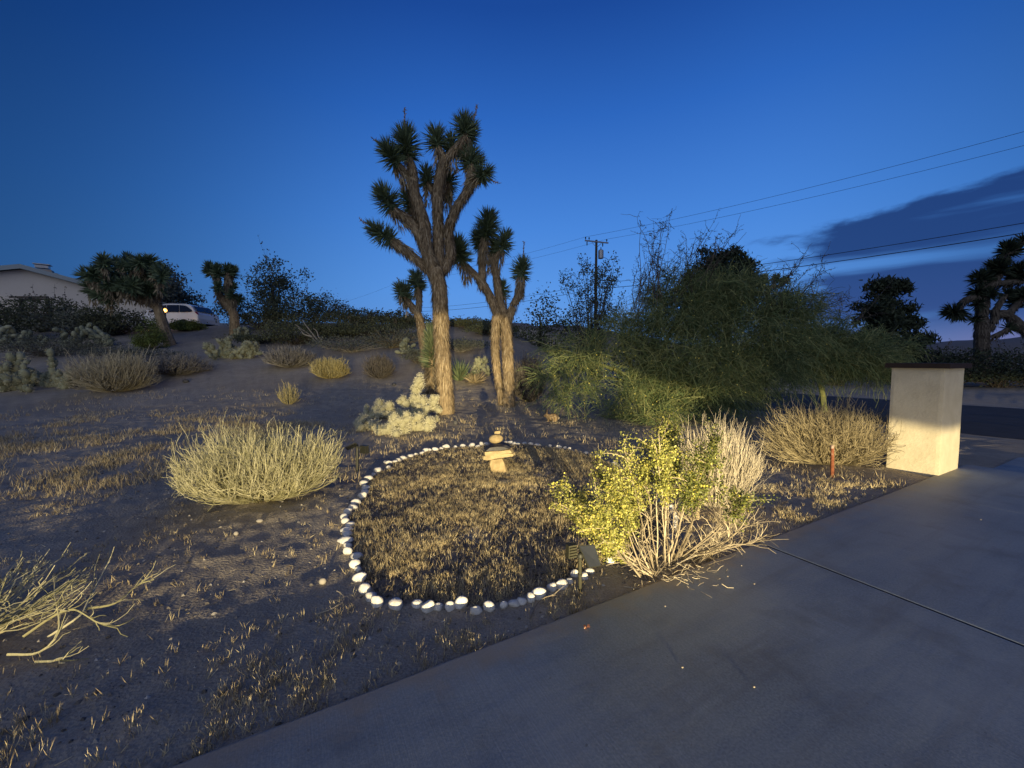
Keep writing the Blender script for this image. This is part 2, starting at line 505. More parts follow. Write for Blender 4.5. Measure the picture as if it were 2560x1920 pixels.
# dirt: grey-brown sand with pebbly grain and darker damp-looking patches of humus
def dirt_material():
    m = bpy.data.materials.new('desert_dirt'); m.use_nodes = True
    t = NG(m.node_tree); b = [n for n in m.node_tree.nodes if n.type == 'BSDF_PRINCIPLED'][0]
    b.inputs['Roughness'].default_value = .95; b.inputs['Specular IOR Level'].default_value = .15
    vec = t.n('ShaderNodeTexCoord').outputs['Object']
    big = t.smooth(t.noise(vec, .55, 5, .6), .32, .70)
    mid = t.smooth(t.noise(vec, 5.0, 6, .65), .30, .72)
    fine = t.smooth(t.noise(vec, 70, 4, .7), .30, .72)
    c = t.mix(big, (.300, .255, .195, 1), (.440, .380, .295, 1))
    c = t.mix(t.math('MULTIPLY', mid, .55), c, (.185, .158, .128, 1))
    c = t.mix(t.math('MULTIPLY', fine, .55), c, (.53, .475, .395, 1))
    at = t.n('ShaderNodeAttribute', attribute_name='tone').outputs['Fac']      # bark mulch inside the stone ring
    c = t.mix(at, c, t.mix(fine, (.060, .052, .046, 1), (.20, .17, .145, 1)))
    t.link(c, b.inputs['Base Color'])
    vo = t.n('ShaderNodeTexVoronoi'); t.link(vec, vo.inputs['Vector']); vo.inputs['Scale'].default_value = 55
    bn = t.n('ShaderNodeBump'); bn.inputs['Strength'].default_value = .8; bn.inputs['Distance'].default_value = .012
    t.link(t.math('ADD', t.noise(vec, 26, 6, .7), t.math('MULTIPLY', vo.outputs[0], .5)), bn.inputs['Height'])
    t.link(bn.outputs[0], b.inputs['Normal'])
    MATS['dirt'] = m
dirt_material()
def concrete_material():
    m = bpy.data.materials.new('broom_concrete'); m.use_nodes = True
    t = NG(m.node_tree); b = [n for n in m.node_tree.nodes if n.type == 'BSDF_PRINCIPLED'][0]
    b.inputs['Specular IOR Level'].default_value = .3
    vec0 = t.n('ShaderNodeTexCoord').outputs['Object']
    big = t.smooth(t.noise(vec0, .9, 6, .62), .30, .72)
    fine = t.smooth(t.noise(vec0, 85, 4, .75), .34, .68)
    mp = t.n('ShaderNodeMapping'); mp.inputs['Rotation'].default_value = (0, 0, -math.atan2(DP[1], DP[0]))
    t.link(vec0, mp.inputs['Vector'])
    mp2 = t.n('ShaderNodeMapping'); mp2.inputs['Scale'].default_value = (1.3, 95, 1); t.link(mp.outputs[0], mp2.inputs['Vector'])
    brush = t.noise(mp2.outputs[0], 1.6, 5, .6)
    c = t.mix(big, (.135, .172, .215, 1), (.225, .268, .318, 1))
    c = t.mix(t.math('MULTIPLY', fine, .65), c, (.31, .35, .385, 1))
    c = t.mix(t.math('MULTIPLY', t.smooth(brush, .35, .7), .32), c, (.14, .148, .155, 1))
    st = t.smooth(t.noise(vec0, 2.3, 5, .6), .50, .72)
    c = t.mix(t.math('MULTIPLY', st, .45), c, (.115, .118, .12, 1))            # old tyre and leaf stains
    mp3 = t.n('ShaderNodeMapping'); mp3.inputs['Scale'].default_value = (5.5, .35, 1); t.link(mp.outputs[0], mp3.inputs['Vector'])
    tyre = t.smooth(t.noise(mp3.outputs[0], 1.0, 4, .6), .52, .68)             # faint tyre bands along the drive
    c = t.mix(t.math('MULTIPLY', tyre, .30), c, (.13, .132, .135, 1))
    spots = t.smooth(t.noise(vec0, 34, 2, .5), .70, .76)
    c = t.mix(t.math('MULTIPLY', spots, .5), c, (.08, .078, .075, 1))
    sx = t.n('ShaderNodeSeparateXYZ'); t.link(mp.outputs[0], sx.inputs[0])
    pe = t.math('ADD', sx.outputs[0], t.math('MULTIPLY', t.math('SUBTRACT', t.noise(vec0, 4.5, 5, .65), .5), .55))
    c = t.mix(t.math('MULTIPLY', t.smooth(pe, EDGE - .22, EDGE + .02), .6), c, (.27, .225, .165, 1))     # blown sand along the edge
    t.link(c, b.inputs['Base Color'])
    b.inputs['Roughness'].default_value = .55
    b.inputs['Specular IOR Level'].default_value = .45
    bn = t.n('ShaderNodeBump'); bn.inputs['Strength'].default_value = .09; bn.inputs['Distance'].default_value = .006
    t.link(t.math('ADD', brush, t.math('MULTIPLY', fine, .25)), bn.inputs['Height'])
    wv = t.n('ShaderNodeBump'); wv.inputs['Strength'].default_value = .13; wv.inputs['Distance'].default_value = .02  # float-mark waviness
    mp4 = t.n('ShaderNodeMapping'); mp4.inputs['Scale'].default_value = (2.6, .8, 1); t.link(mp.outputs[0], mp4.inputs['Vector'])
    t.link(t.noise(mp4.outputs[0], 1.3, 3, .5), wv.inputs['Height']); t.link(bn.outputs[0], wv.inputs['Normal'])
    t.link(wv.outputs[0], b.inputs['Normal'])
    MATS['concrete'] = m
concrete_material()

# ================================================================== the stone ring as pixels (used for the mulch bed too)
def z7(x, y): return (800 + .3316 * x, 1050 + .3316 * y)
def z8(x, y): return (1350 + .3134 * x, 1000 + .3134 * y)
RING_LEFT = [(1213,182,32,30),(1188,197,30,20),(1140,190,45,25),(1078,195,40,25),(1018,203,25,12),(950,198,45,30),(915,215,30,18),
    (868,220,42,25),(826,225,30,25),(795,228,50,30),(765,250,35,17),(722,258,35,18),(685,270,45,22),(625,285,55,28),(592,300,40,25),
    (562,317,40,20),(490,318,26,20),(517,322,56,28),(517,357,40,25),(435,378,60,38),(400,410,32,22),(360,442,62,45),(330,480,55,38),
    (347,513,60,32),(340,543,60,28),(312,575,65,40),(272,620,58,42),(243,657,60,30),(207,692,65,40),(182,730,60,40),(188,762,60,42),
    (220,797,60,30),(197,830,88,42),(200,862,75,35),(188,908,102,50),(207,950,60,34),(203,985,62,66),(278,1028,75,50),(252,1088,75,70),
    (283,1135,50,40),(300,1190,90,65),(330,1280,90,70),(380,1338,95,60),(418,1370,90,80)]
RING_FRONT = [(570,1398,105,80),(728,1404,78,55),(815,1410,90,90),(892,1412,65,58),(978,1412,70,70),(1066,1392,90,92),(1172,1437,80,58),
    (1270,1412,80,75),(1385,1400,52,55),(1462,1387,85,48),(1520,1367,70,50),(1588,1347,65,60),(1650,1318,100,80),(1750,1265,70,75),
    (1820,1247,90,75),(1886,1220,60,44),(1925,1165,60,55),(1988,1178,70,50),(2035,1148,74,42)]
RING_BACK = [(1250,180,34,26),(1405,168,30,18),(1435,168,35,20),(1465,175,30,16),(1492,178,30,16),(1543,175,32,20),(1588,178,40,20),(1640,188,40,14),
    (1735,195,22,16),(1800,203,42,25),(1850,210,25,20),(1882,217,30,20),(2008,247,35,18),(2093,268,35,20)]
RING_RIGHT8 = [(600,515,60,35),(958,765,45,45),(985,808,85,50),(1040,855,60,45),(1065,905,65,45),(1088,945,52,50),(1080,985,46,50),
    (1072,1025,60,42),(1035,1090,60,42),(560,1290,65,55)]
def ring_list():
    out = []
    for arc, L, z, k in (('left', RING_LEFT, z7, .3316), ('front', RING_FRONT, z7, .3316), ('right', RING_RIGHT8[::-1], z8, .3134), ('back', RING_BACK[::-1], z7, .3316)):
        for i, (x, y, w, h) in enumerate(L):
            px, py = z(x, y)
            out.append((arc, i, px, py, w * k, h * k))
    return out
RING = ring_list()
RING_POLY = np.array([G(px, py + hh * .35)[:2] for a, i, px, py, ww, hh in RING])
def in_ring(x, y, shrink=.97):
    c = RING_POLY.mean(0); poly = c + (RING_POLY - c) * shrink
    # order by angle: the ring is star-shaped about its middle
    a = np.arctan2(poly[:, 1] - c[1], poly[:, 0] - c[0]); o = np.argsort(a)
    ang = np.arctan2(y - c[1], x - c[0]); r = np.hypot(x - c[0], y - c[1])
    rr = np.hypot(poly[:, 0] - c[0], poly[:, 1] - c[1])[o]; aa = a[o]
    lim = np.interp(ang, np.concatenate([aa - 2 * np.pi, aa, aa + 2 * np.pi]), np.tile(rr, 3))
    return r < lim

# ================================================================== ground sheet
def make_ground():
    th = np.concatenate([np.linspace(-75, 75, 700), np.linspace(75, 285, 140)[1:-1]]) * np.pi / 180
    r = np.concatenate([np.linspace(.2, 14, 300), np.geomspace(14.1, 9000, 130)])
    n, k = len(th), len(r)
    X = np.sin(th)[:, None] * r[None]; Y = np.cos(th)[:, None] * r[None]
    Z = ground(X, Y)
    V = np.stack([X, Y, Z], -1).reshape(-1, 3)
    i = np.arange(n)[:, None]; j = np.arange(k - 1)[None]
    i1 = (i + 1) % n
    F = np.stack([i * k + j, i * k + j + 1, i1 * k + j + 1, i1 * k + j], -1).reshape(-1, 4)
    tone = np.where(in_ring(X, Y), .75, 0.0) * sstep(fbm(X * 3, Y * 3, 5), .25, .5)
    mb = MB().add(V, F, tone.reshape(-1))
    # close the centre under the camera
    mb.add(np.array([[0, 0, -.12]]), np.zeros((0, 3), int), 0.0)
    fan = np.stack([np.arange(n) * k, ((np.arange(n) + 1) % n) * k, np.full(n, n * k)], -1)
    mb.f.append(fan)
    mb.f = [f for f in mb.f if len(f)]
    o = mb.build('ground', MATS['dirt'], smooth=True)
    o['kind'] = 'structure'; o['label'] = 'grey-brown desert dirt sloping up to the left'
    return o
make_ground()

# ================================================================== driveway panels
drive = bpy.data.objects.new('driveway', None); COL.objects.link(drive)
drive['kind'] = 'structure'; drive['label'] = 'broom-finished concrete driveway running down to the road'
def slab(s0, s1, p0, p1, top=0.0, th=.13, name='concrete_panel'):
    b = .003
    ns = max(2, int((s1 - s0) / .25)); npp = 26
    S = np.concatenate([[s0, s0 + b], np.linspace(s0 + 3 * b, s1 - 3 * b, ns), [s1 - b, s1]]); Pq = np.concatenate([[p0, p0 + b], np.linspace(p0 + 3 * b, p1 - 3 * b, npp), [p1 - b, p1]])
    A, B = np.meshgrid(S, Pq, indexing='ij')
    X = DS[0] * A + DP[0] * B; Y = DS[1] * A + DP[1] * B
    Z = top + (fbm(A * .5, B * .8, 21, 2) - .5) * .006
    e = (A == s0) | (A == s1) | (B == p0) | (B == p1)
    Z = np.where(e, top - .003, Z)
    if True:   # worn outer edge
        B2 = np.where(B == p1, B + (fbm(A * 6, A * 0, 33, 3) - .5) * .03, B)
        X = DS[0] * A + DP[0] * B2; Y = DS[1] * A + DP[1] * B2
    n, k = A.shape
    V = np.stack([X, Y, Z], -1).reshape(-1, 3)
    i = np.arange(n - 1)[:, None]; j = np.arange(k - 1)[None]
    F = np.stack([i * k + j, (i + 1) * k + j, (i + 1) * k + j + 1, i * k + j + 1], -1).reshape(-1, 4)
    mb = MB().add(V, F, .5)
    ring = np.concatenate([np.arange(k), np.arange(1, n) * k + k - 1, (n - 1) * k + np.arange(k - 2, -1, -1), np.arange(n - 2, 0, -1) * k])
    low = V[ring].copy(); low[:, 2] = top - th
    m = len(ring); off = mb.n
    mb.add(low, np.zeros((0, 4), int), .5)
    q = np.arange(m); q1 = (q + 1) % m
    mb.f.append(np.stack([ring[q1], ring[q], off + q, off + q1], -1)); mb.f = [f for f in mb.f if len(f)]
    o = mb.build(name, MATS['concrete'], parent=drive, origin=(0, 0, 0), smooth=True)
    return o
JOINTS = [-21.0, -14.9, -11.8, -8.7, -5.6, -2.6, 3.55, 6.62, 9.05]
for a, b in zip(JOINTS[:-1], JOINTS[1:]):
    g0 = .009 if a == 3.55 else .0012
    g1 = .009 if b == 3.55 else .0012
    slab(a + g0, b - g1, -4.2, EDGE)

mat('joint_felt', (.010, .010, .011), (.018, .017, .016), rough=.9, nscale=30)
_c = sp(3.55, (EDGE - 4.2) / 2, -.03)
mbj = MB(); box(mbj, _c, (.017, EDGE + 4.2 - .02, .05), math.atan2(DS[1], DS[0]))
mbj.build('expansion_joint', MATS['joint_felt'], parent=drive, origin=(0, 0, 0))

# ================================================================== road across the end of the drive
def strip(name, label, s0, s1, p0, p1, z, m, jag=0.0, seed=1):
    S = np.linspace(s0, s1, 12); Q = np.linspace(p0, p1, 160)
    A, B = np.meshgrid(S, Q, indexing='ij')
    A = A.copy()
    A[0] += (fbm(Q * 1.3, Q * 0, seed, 4) - .5) * jag; A[-1] += (fbm(Q * 1.3, Q * 0 + 5, seed, 4) - .5) * jag
    n, k = A.shape
    V = np.stack([DS[0] * A + DP[0] * B, DS[1] * A + DP[1] * B, np.full(A.shape, z)], -1).reshape(-1, 3)
    i = np.arange(n - 1)[:, None]; j = np.arange(k - 1)[None]
    F = np.stack([i * k + j, (i + 1) * k + j, (i + 1) * k + j + 1, i * k + j + 1], -1).reshape(-1, 4)
    o = MB().add(V, F, .5).build(name, MATS[m]); o['kind'] = 'structure'; o['label'] = label
    return o
strip('road', 'cracked asphalt road across the end of the driveway', 13.2, 21.5, -60, 60, -.040, 'asphalt', .5, 3)
strip('gutter', 'pale concrete apron strip along the road', 9.12, 10.6, -12, 1.7, -.022, 'concrete', .25, 6)

# cracks in the asphalt: thin dark tar lines laid on the road
mbc = MB()
mat('tar', (.012, .012, .013), (.02, .02, .02), rough=.5)
for sA, pA, sB, pB in ((15.4, -14, 15.9, 8), (18.2, -14, 18.0, 8), (14.0, -5.5, 17.6, -4.6)):
    t = np.linspace(0, 1, 60)
    S = sA + (sB - sA) * t + (fbm(t * 14, t * 0, 41) - .5) * .5; Q = pA + (pB - pA) * t + (fbm(t * 14, t * 0 + 3, 42) - .5) * .5
    w = .035
    L = np.array([sp(a - w, b, -.0355) for a, b in zip(S, Q)]); R_ = np.array([sp(a + w, b + w * .4, -.0355) for a, b in zip(S, Q)])
    V = np.stack([L, R_], 1).reshape(-1, 3); i = np.arange(59)[:, None] * 2
    mbc.add(V, i + np.array([[0, 1, 3, 2]]), .5)
o = mbc.build('road_crack', MATS['tar'], parent=bpy.data.objects['road'], origin=(0, 0, 0))

# ================================================================== far hills and mountain
def ridge(name, label, th0, th1, R, hfun, depth, seed):
    th = np.linspace(th0, th1, 160) * np.pi / 180; rows = 9
    V = []
    for j in range(rows):
        t = j / (rows - 1)
        r = R + depth * t
        prof = math.sin(t * math.pi) ** .8 if 0 < t < 1 else 0
        h = hfun(np.degrees(th)) * prof * (1 + .25 * (fbm(np.degrees(th) * .7 + t * 3, th * 0 + t * 6, seed, 4) - .5)) - 3
        V.append(np.stack([np.sin(th) * r, np.cos(th) * r, h], -1))
    V = np.stack(V, 1); n, k = V.shape[:2]
    i = np.arange(n - 1)[:, None]; j = np.arange(k - 1)[None]
    F = np.stack([i * k + j, i * k + j + 1, (i + 1) * k + j + 1, (i + 1) * k + j], -1).reshape(-1, 4)
    o = MB().add(V.reshape(-1, 3), F, .5).build(name, MATS['mountain'], smooth=True)
    o['kind'] = 'structure'; o['label'] = label
ridge('mountain', 'low blue mountain ridge on the far horizon', -30, 75, 5200,
      lambda d: 470 + 70 * np.sin(d * .13 + 1) - 330 * sstep(d, 2, 40), 1500, 51)
ridge('hill', 'dark rounded hill behind the parked car', -52, -32, 120,
      lambda d: 20.5 * np.exp(-((d + 43.5) / 4.6) ** 2) + 3, 60, 61)

# ================================================================== Joshua trees
def joshua(name, label, Y0, limbs, heads, stalks=(), zf=None, leaf=.30, nleaf=300, lw=.026, thatch=300, bark='joshua_bark', leafm='joshua_leaf', group=None, bark_sides=14, base=None, rngseed=1, thin=1.0, stalk_len=None, skirt=60):
    """limbs: (points [(x, y[, dy])], r0, r1); heads: ((x, y[, dy]) base, (x, y[, dy]) tip[, scale]); pixels turned to points by zf at depth Y0"""
    rng = np.random.default_rng(rngseed)
    zf = zf or (lambda x, y: (x, y))
    def W(q):
        px, py = zf(q[0], q[1]); dy = q[2] if len(q) > 2 else 0.0
        return P(px, py, Y0 + dy)
    b = W(limbs[0][0][0]) if base is None else np.asarray(base)
    root = thing(name, label, 'tree', b, group)
    for li, (pts, r0, r1) in enumerate(limbs):
        q = np.array([W(p) for p in pts])
        if li == 0: q[0, 2] -= .1
        c = catmull(q, .09 if nleaf > 120 else .22)
        k = len(c); t = np.linspace(0, 1, k)
        R = (r0 + (r1 - r0) * t) * thin
        if li == 0: R = R * (1 + .28 * np.exp(-t * k * .14))
        mb = MB()
        S = bark_sides
        T = unit(np.gradient(c, axis=0))
        ref = np.where(np.abs(T[:, 2:3]) > .9, np.array([[1., 0, 0]]), np.array([[0, 0, 1.]]))
        N = unit(np.cross(T, ref)); B = np.cross(T, N)
        a = np.arange(S) * 2 * np.pi / S
        rr = R[:, None] * (1 + .22 * (fbm(a[None] * 2.2 + li * 7, t[:, None] * k * .16, 70 + li, 3) - .5) * 2 + .05 * rng.normal(size=(k, S)))
        V = c[:, None] + rr[..., None] * (np.cos(a)[None, :, None] * N[:, None] + np.sin(a)[None, :, None] * B[:, None])
        i = np.arange(k - 1)[:, None]; s = np.arange(S)[None]; s1 = (s + 1) % S
        F = np.stack([i * S + s, i * S + s1, (i + 1) * S + s1, (i + 1) * S + s], -1).reshape(-1, 4)
        mb.add(V.reshape(-1, 3), F, (.25 + .4 * rng.random((k, S))).reshape(-1))
        # hanging fibre and old leaf bases
        L = np.linalg.norm(np.diff(c, axis=0), axis=1).sum()
        n = int(thatch * L * (R.mean() * 2 * math.pi) * 4.2)
        if n:
            ii = rng.integers(0, k, n); aa = rng.random(n) * 6.283
            nv = np.cos(aa)[:, None] * N[ii] + np.sin(aa)[:, None] * B[ii]
            bs = c[ii] + nv * R[ii][:, None] * .97
            d = -T[ii] * np.where(T[ii][:, 2:3] > -.2, 1, -1) * .8 + nv * rng.uniform(.06, .55, (n, 1)) + np.array([0, 0, -.55]) + rng.normal(size=(n, 3)) * .12
            side = unit(np.cross(d, nv))
            blades(mb, bs, d, rng.uniform(.08, .25, n) * (leaf / .3), rng.uniform(.014, .028, n) * (lw / .026), rng.normal(size=n) * .12, tone=rng.random(n), rng=rng, side=side)
        mb.build('trunk' if li == 0 else 'branch', MATS[bark], root, smooth=False)
    for hi, h in enumerate(heads):
        p0, p1 = W(h[0]), W(h[1]); sc_ = h[2] if len(h) > 2 else 1.0
        ax = p1 - p0; L = np.linalg.norm(ax); ax = ax / L
        n = int(nleaf * sc_ ** 1.2 * max(.6, L / .55))
        u = rng.random(n) ** .85
        ref = np.array([0, 0, 1.]) if abs(ax[2]) < .9 else np.array([1., 0, 0])
        N = unit(np.cross(ax, ref)); B = np.cross(ax, N)
        aa = rng.random(n) * 6.283
        rad = np.cos(aa)[:, None] * N + np.sin(aa)[:, None] * B
        ang = np.radians(105 - 82 * u ** 1.3 + rng.normal(size=n) * 11)
        d = np.cos(ang)[:, None] * ax + np.sin(ang)[:, None] * rad
        d[:, 2] -= .10 * (1 - u)
        core = .06 * sc_ * (1 - .55 * u)
        bs = p0 + ax * (u * L * .82)[:, None] + rad * core[:, None]
        mb = MB()
        ln = leaf * sc_ * rng.uniform(.75, 1.1, n) * (.82 + .25 * np.sin(u * 3.1))
        blades(mb, bs, d, ln, lw * sc_ ** .5 * rng.uniform(.8, 1.2, n), rng.normal(size=n) * .05 - .04, tone=np.clip(.25 + .45 * rng.random(n) + .2 * (rng.random(n) > .85), 0, 1), rng=rng)
        tubes(mb, np.array([[p0 - ax * .05, p0 + ax * L * .5, p0 + ax * L * .85]]), np.array([[.075, .06, .02]]) * sc_ ** .5 * (leaf / .3), 6, tone=np.array([.3]))
        ro = mb.build('leaf_rosette', MATS[leafm], root)
        if skirt:
            n2 = int(skirt * sc_ * 2.4)
            u2 = .08 - rng.random(n2) ** 1.3 * .95; a2 = rng.random(n2) * 6.283
            rad2 = np.cos(a2)[:, None] * N + np.sin(a2)[:, None] * B
            d2 = -ax * rng.uniform(.5, 1, (n2, 1)) + rad2 * rng.uniform(.15, .7, (n2, 1)) + np.array([0, 0, -.45])
            mb2 = MB(); blades(mb2, p0 + ax * (u2 * L)[:, None] + rad2 * .085, d2, leaf * rng.uniform(.45, .9, n2), lw * .9, rng.normal(size=n2) * .1, rng=rng)
            mb2.build('dead_leaf_skirt', MATS['joshua_straw'], ro)
    for st in stalks:
        q = np.array([W(p) for p in st]); c = catmull(q, .04); k = len(c)
        mb = MB(); tubes(mb, c[None], np.linspace(.016, .006, k)[None], 5, tone=np.array([.5]))
        n = k * 5; ii = rng.integers(k // 4, k, n)
        blades(mb, c[ii], rnd_dir(n, rng) + unit(c[-1] - c[0]) * .6, rng.uniform(.03, .075, n), .018, 0, rng=rng)
        mb.build('flower_stalk', MATS['stalk'], root)
    return root

def z2(x, y): return (850 + .3014 * x, 250 + .3014 * y)
def src_to_z2(px, py): return ((px - 850) / .3014, (py - 250) / .3014)
TB = G(1115, 1034)
Yb = TB[1]
s2 = src_to_z2
joshua('joshua_tree', 'tallest Joshua tree with many spiky heads standing behind the stone ring', Yb, [
    ([s2(1115, 1036), s2(1112, 960), s2(1106, 880), s2(1101, 790), s2(1098, 720), (790, 1400)], .195, .20),
    ([(745, 1420), (650, 1335), (525, 1235, -.1), (430, 1165, -.15)], .125, .095),
    ([(745, 1330), (690, 1190), (640, 1090), (560, 990), (440, 905, -.2)], .15, .10),
    ([(780, 1390), (720, 1230), (705, 1050), (660, 900), (615, 760), (600, 660)], .17, .135),
    ([(605, 700), (550, 610), (475, 545, -.15)], .115, .085),
    ([(605, 700), (612, 620), (585, 520), (555, 470)], .115, .09),
    ([(650, 1000, .2), (610, 930, .35), (585, 860, .4)], .10, .08),
    ([(820, 1400, .15), (815, 1250, .2), (815, 1080, .15), (810, 900), (815, 740), (835, 600), (870, 470)], .16, .12),
    ([(865, 500), (830, 430), (812, 390)], .10, .08),
    ([(880, 500), (940, 415), (1010, 350, -.1), (1045, 300)], .10, .085),
    ([(815, 800, .2), (760, 740, .3), (730, 690, .35)], .09, .07),
    ([(830, 760, .2), (880, 720, .4), (900, 690, .5)], .09, .07),
    ([(800, 1450, .05), (880, 1370, .2), (915, 1270, .3), (900, 1120, .2), (920, 1000), (975, 880), (1040, 780), (1085, 690)], .15, .105),
    ([(1070, 710), (1090, 610), (1085, 540)], .10, .085),
    ([(1075, 700), (1130, 650, -.1), (1165, 630, -.2)], .09, .08),
    ([(1085, 580, .1), (1060, 490, .2), (1045, 440, .3)], .085, .07),
], [
    ((440, 1170, -.15), (225, 1035, -.25), 1.0),
    ((440, 905, -.2), (330, 725, -.35), 1.15),
    ((475, 545, -.15), (360, 350, -.3), 1.1),
    ((555, 480), (540, 235), 1.25),
    ((600, 920, .4), (545, 745, .5), 1.0),
    ((812, 395), (785, 245), 1.1),
    ((930, 440, .1), (925, 290, .3), .9),
    ((1040, 310), (1030, 145), 1.15),
    ((1060, 330, .2), (1100, 200, .3), .95),
    ((1085, 560), (1080, 410), 1.15),
    ((1045, 470, .3), (1010, 370, .4), .95),
    ((1150, 640, -.2), (1240, 580, -.35), .95),
    ((1110, 600, .1), (1150, 470, .2), .9),
    ((730, 715, .35), (715, 560, .4), 1.0),
    ((900, 720, .5), (915, 600, .6), 1.0),
    ((890, 830, .5), (900, 740, .6), .8),
], [
    [(540, 260), (538, 170), (536, 65)],
    [(1090, 210, .3), (1115, 140, .3), (1138, 50, .3)],
    [(355, 375, -.3), (310, 345, -.3), (268, 318, -.3)],
    [(230, 1030, -.25), (195, 1010, -.25), (163, 985, -.25)],
    [(1230, 640, -.3), (1275, 675, -.35), (1318, 690, -.35)],
], zf=z2, leaf=.30, nleaf=330, lw=.023, rngseed=11, skirt=45, thin=.84)

T2 = G(1270, 1016)
Y2 = T2[1]
joshua('joshua_tree', 'smaller twin-trunked Joshua tree just right of the tallest one', Y2, [
    ([s2(1272, 1018), s2(1271, 940), s2(1268, 860), s2(1264, 795)], .155, .16),
    ([s2(1256, 1008, ) + (.15,), s2(1243, 930) + (.1,), s2(1238, 860), s2(1240, 790)], .105, .13),
    ([s2(1250, 800), s2(1222, 735), s2(1203, 705), (1100, 1430), (1010, 1350, -.2)], .14, .09),
    ([s2(1205, 715), (1180, 1400, .1), (1175, 1290, .1), (1205, 1180, .1)], .12, .09),
    ([s2(1262, 790), (1320, 1640, .2), (1300, 1480, .2), (1270, 1310, .2)], .13, .105),
    ([s2(1272, 795), s2(1285, 760), s2(1300, 735), s2(1303, 705)], .125, .11),
    ([(1275, 1330, .2), (1320, 1270, .2), (1340, 1250, .2)], .085, .075),
], [
    ((1010, 1340, -.25), (950, 1140, -.5), 1.25),
    ((1205, 1150, .1), (1240, 925, .1), 1.3),
    ((1180, 1230, .35), (1120, 1090, .5), 1.0),
    ((1335, 1260, .2), (1385, 1085, .2), 1.05),
    ((1270, 1290, .3), (1290, 1150, .4), .9),
    ((1500, 1480), (1520, 1310), 1.05),
    ((1350, 1640, .5), (1350, 1500, .6), .85),
], [
    [(1518, 1320), (1522, 1250), (1528, 1180)],
], zf=z2, leaf=.29, nleaf=320, lw=.023, rngseed=12, thatch=190, skirt=70, thin=.84)

def z3(x, y): return (850 + .2486 * x, 700 + .2486 * y)
Y3 = 15.5
b3 = atg(1066, Y3)
def g3(x, y, dy=0): return src_to_z3(x, y) + (dy,)
def src_to_z3(px, py): return ((px - 850) / .2486, (py - 700) / .2486)
zb = CAM_Z + 0; pyb = 900 - (b3[2] - CAM_Z) / Y3 * 1000
joshua('joshua_tree', 'slim Joshua tree with two pale green heads behind the tallest trunk', Y3, [
    ([src_to_z3(1068, pyb), (830, 560), (790, 360), (740, 290)], .17, .14),
    ([(760, 300), (700, 240), (650, 180)], .13, .12),
    ([(785, 340), (795, 200), (785, 80)], .12, .10),
], [
    ((670, 200), (640, 60), 1.35), ((620, 160, -.2), (590, 40, -.3), 1.0), ((780, 90), (760, -80), 1.3), ((800, 100, .2), (830, 10, .3), .8),
], [[(600, 40), (580, -20)], [(800, 20), (815, -60)]], zf=z3, leaf=.34, nleaf=170, lw=.034, rngseed=13, thatch=60, bark_sides=10, skirt=30)

# dark leaning old Joshua tree in front of the house, with a wide thatch of heads
def z1(x, y): return (.3164 * x, 600 + .3164 * y)
def s1(px, py): return (px / .3164, (py - 600) / .3164)
GY = G(428, 862)
rj = np.random.default_rng(5)
crown = [(690,270),(740,330),(800,220),(830,190),(880,260),(930,200),(990,190),(1050,210),(1100,180),(1150,230),(1195,170),(1240,230),(1270,300),
         (720,390),(790,420),(860,360),(930,300),(1000,290),(1070,290),(1130,330),(1190,320),(1260,370),(1230,430),(760,290),(830,300),(960,370),(1040,380),(1110,400),(870,470),(1290,260),(900,410),(1180,400)]
limbs = [([s1(428, 864), (1310, 740), (1270, 620), (1245, 520)], .23, .18)]
hubs = [((1245, 530), (1120, 470), (960, 420), (860, 370)), ((1245, 520), (1160, 420), (1060, 340), (960, 280)), ((1245, 510), (1220, 420), (1170, 330), (1120, 250)), ((1250, 500), (1255, 420), (1240, 340), (1220, 270)),
        ((1120, 470), (980, 440), (840, 430), (760, 380)), ((1060, 340), (960, 300), (860, 260), (800, 250))]
for h in hubs:
    dyy = rj.normal() * .8
    limbs.append(([(x, y, dyy * i / 3) for i, (x, y) in enumerate(h)], .17, .10))
heads = []
for x, y in crown:
    dyy = rj.normal() * 1.0
    ax = rj.normal(size=2) * 20 + np.array([-18 if x < 950 else 12, -70])
    heads.append(((x, y + 30, dyy), (x + ax[0], y + 30 + ax[1], dyy - .2), 1.25))
    hub = min([(hx, hy) for h in hubs for hx, hy in h[1:]], key=lambda q: (q[0] - x) ** 2 + (q[1] - y - 30) ** 2)
    limbs.append(([(hub[0], hub[1], 0), ((hub[0] + x) / 2, (hub[1] + y) / 2 + 30, dyy * .6), (x, y + 30, dyy)], .11, .09))
joshua('joshua_tree', 'dark leaning Joshua tree with a wide thatched crown beside the house', GY[1], limbs, heads, [], zf=z1, leaf=.36, nleaf=80, lw=.06, rngseed=15, thatch=9, bark_sides=8, skirt=14)

GK = G(562, 838)
joshua('joshua_tree', 'stubby Joshua tree with a narrow knobbly crown right of the parked car', GK[1], [
    ([s1(585, 842), (1850, 640), (1830, 540)], .19, .20),
    ([(1830, 550), (1760, 480), (1720, 390), (1720, 310), (1670, 250)], .20, .14),
    ([(1835, 540), (1800, 440), (1790, 350), (1800, 260)], .18, .13),
    ([(1840, 550), (1860, 500), (1870, 480)], .15, .12),
], [((1680, 270), (1640, 190), 1.5), ((1720, 300, -.3), (1720, 190, -.3), 1.3), ((1800, 280), (1790, 200), 1.4), ((1830, 290, .3), (1850, 210, .4), 1.3),
    ((1720, 400, -.4), (1730, 340, -.6), 1.2), ((1810, 410, .2), (1850, 340, .3), 1.2), ((1840, 460, -.3), (1830, 400, -.4), 1.2), ((1860, 490), (1905, 450), 1.3), ((1740, 440, .3), (1770, 380, .5), 1.2)],
    [], zf=z1, leaf=.30, nleaf=110, lw=.05, rngseed=16, thatch=25, bark_sides=10, skirt=25)

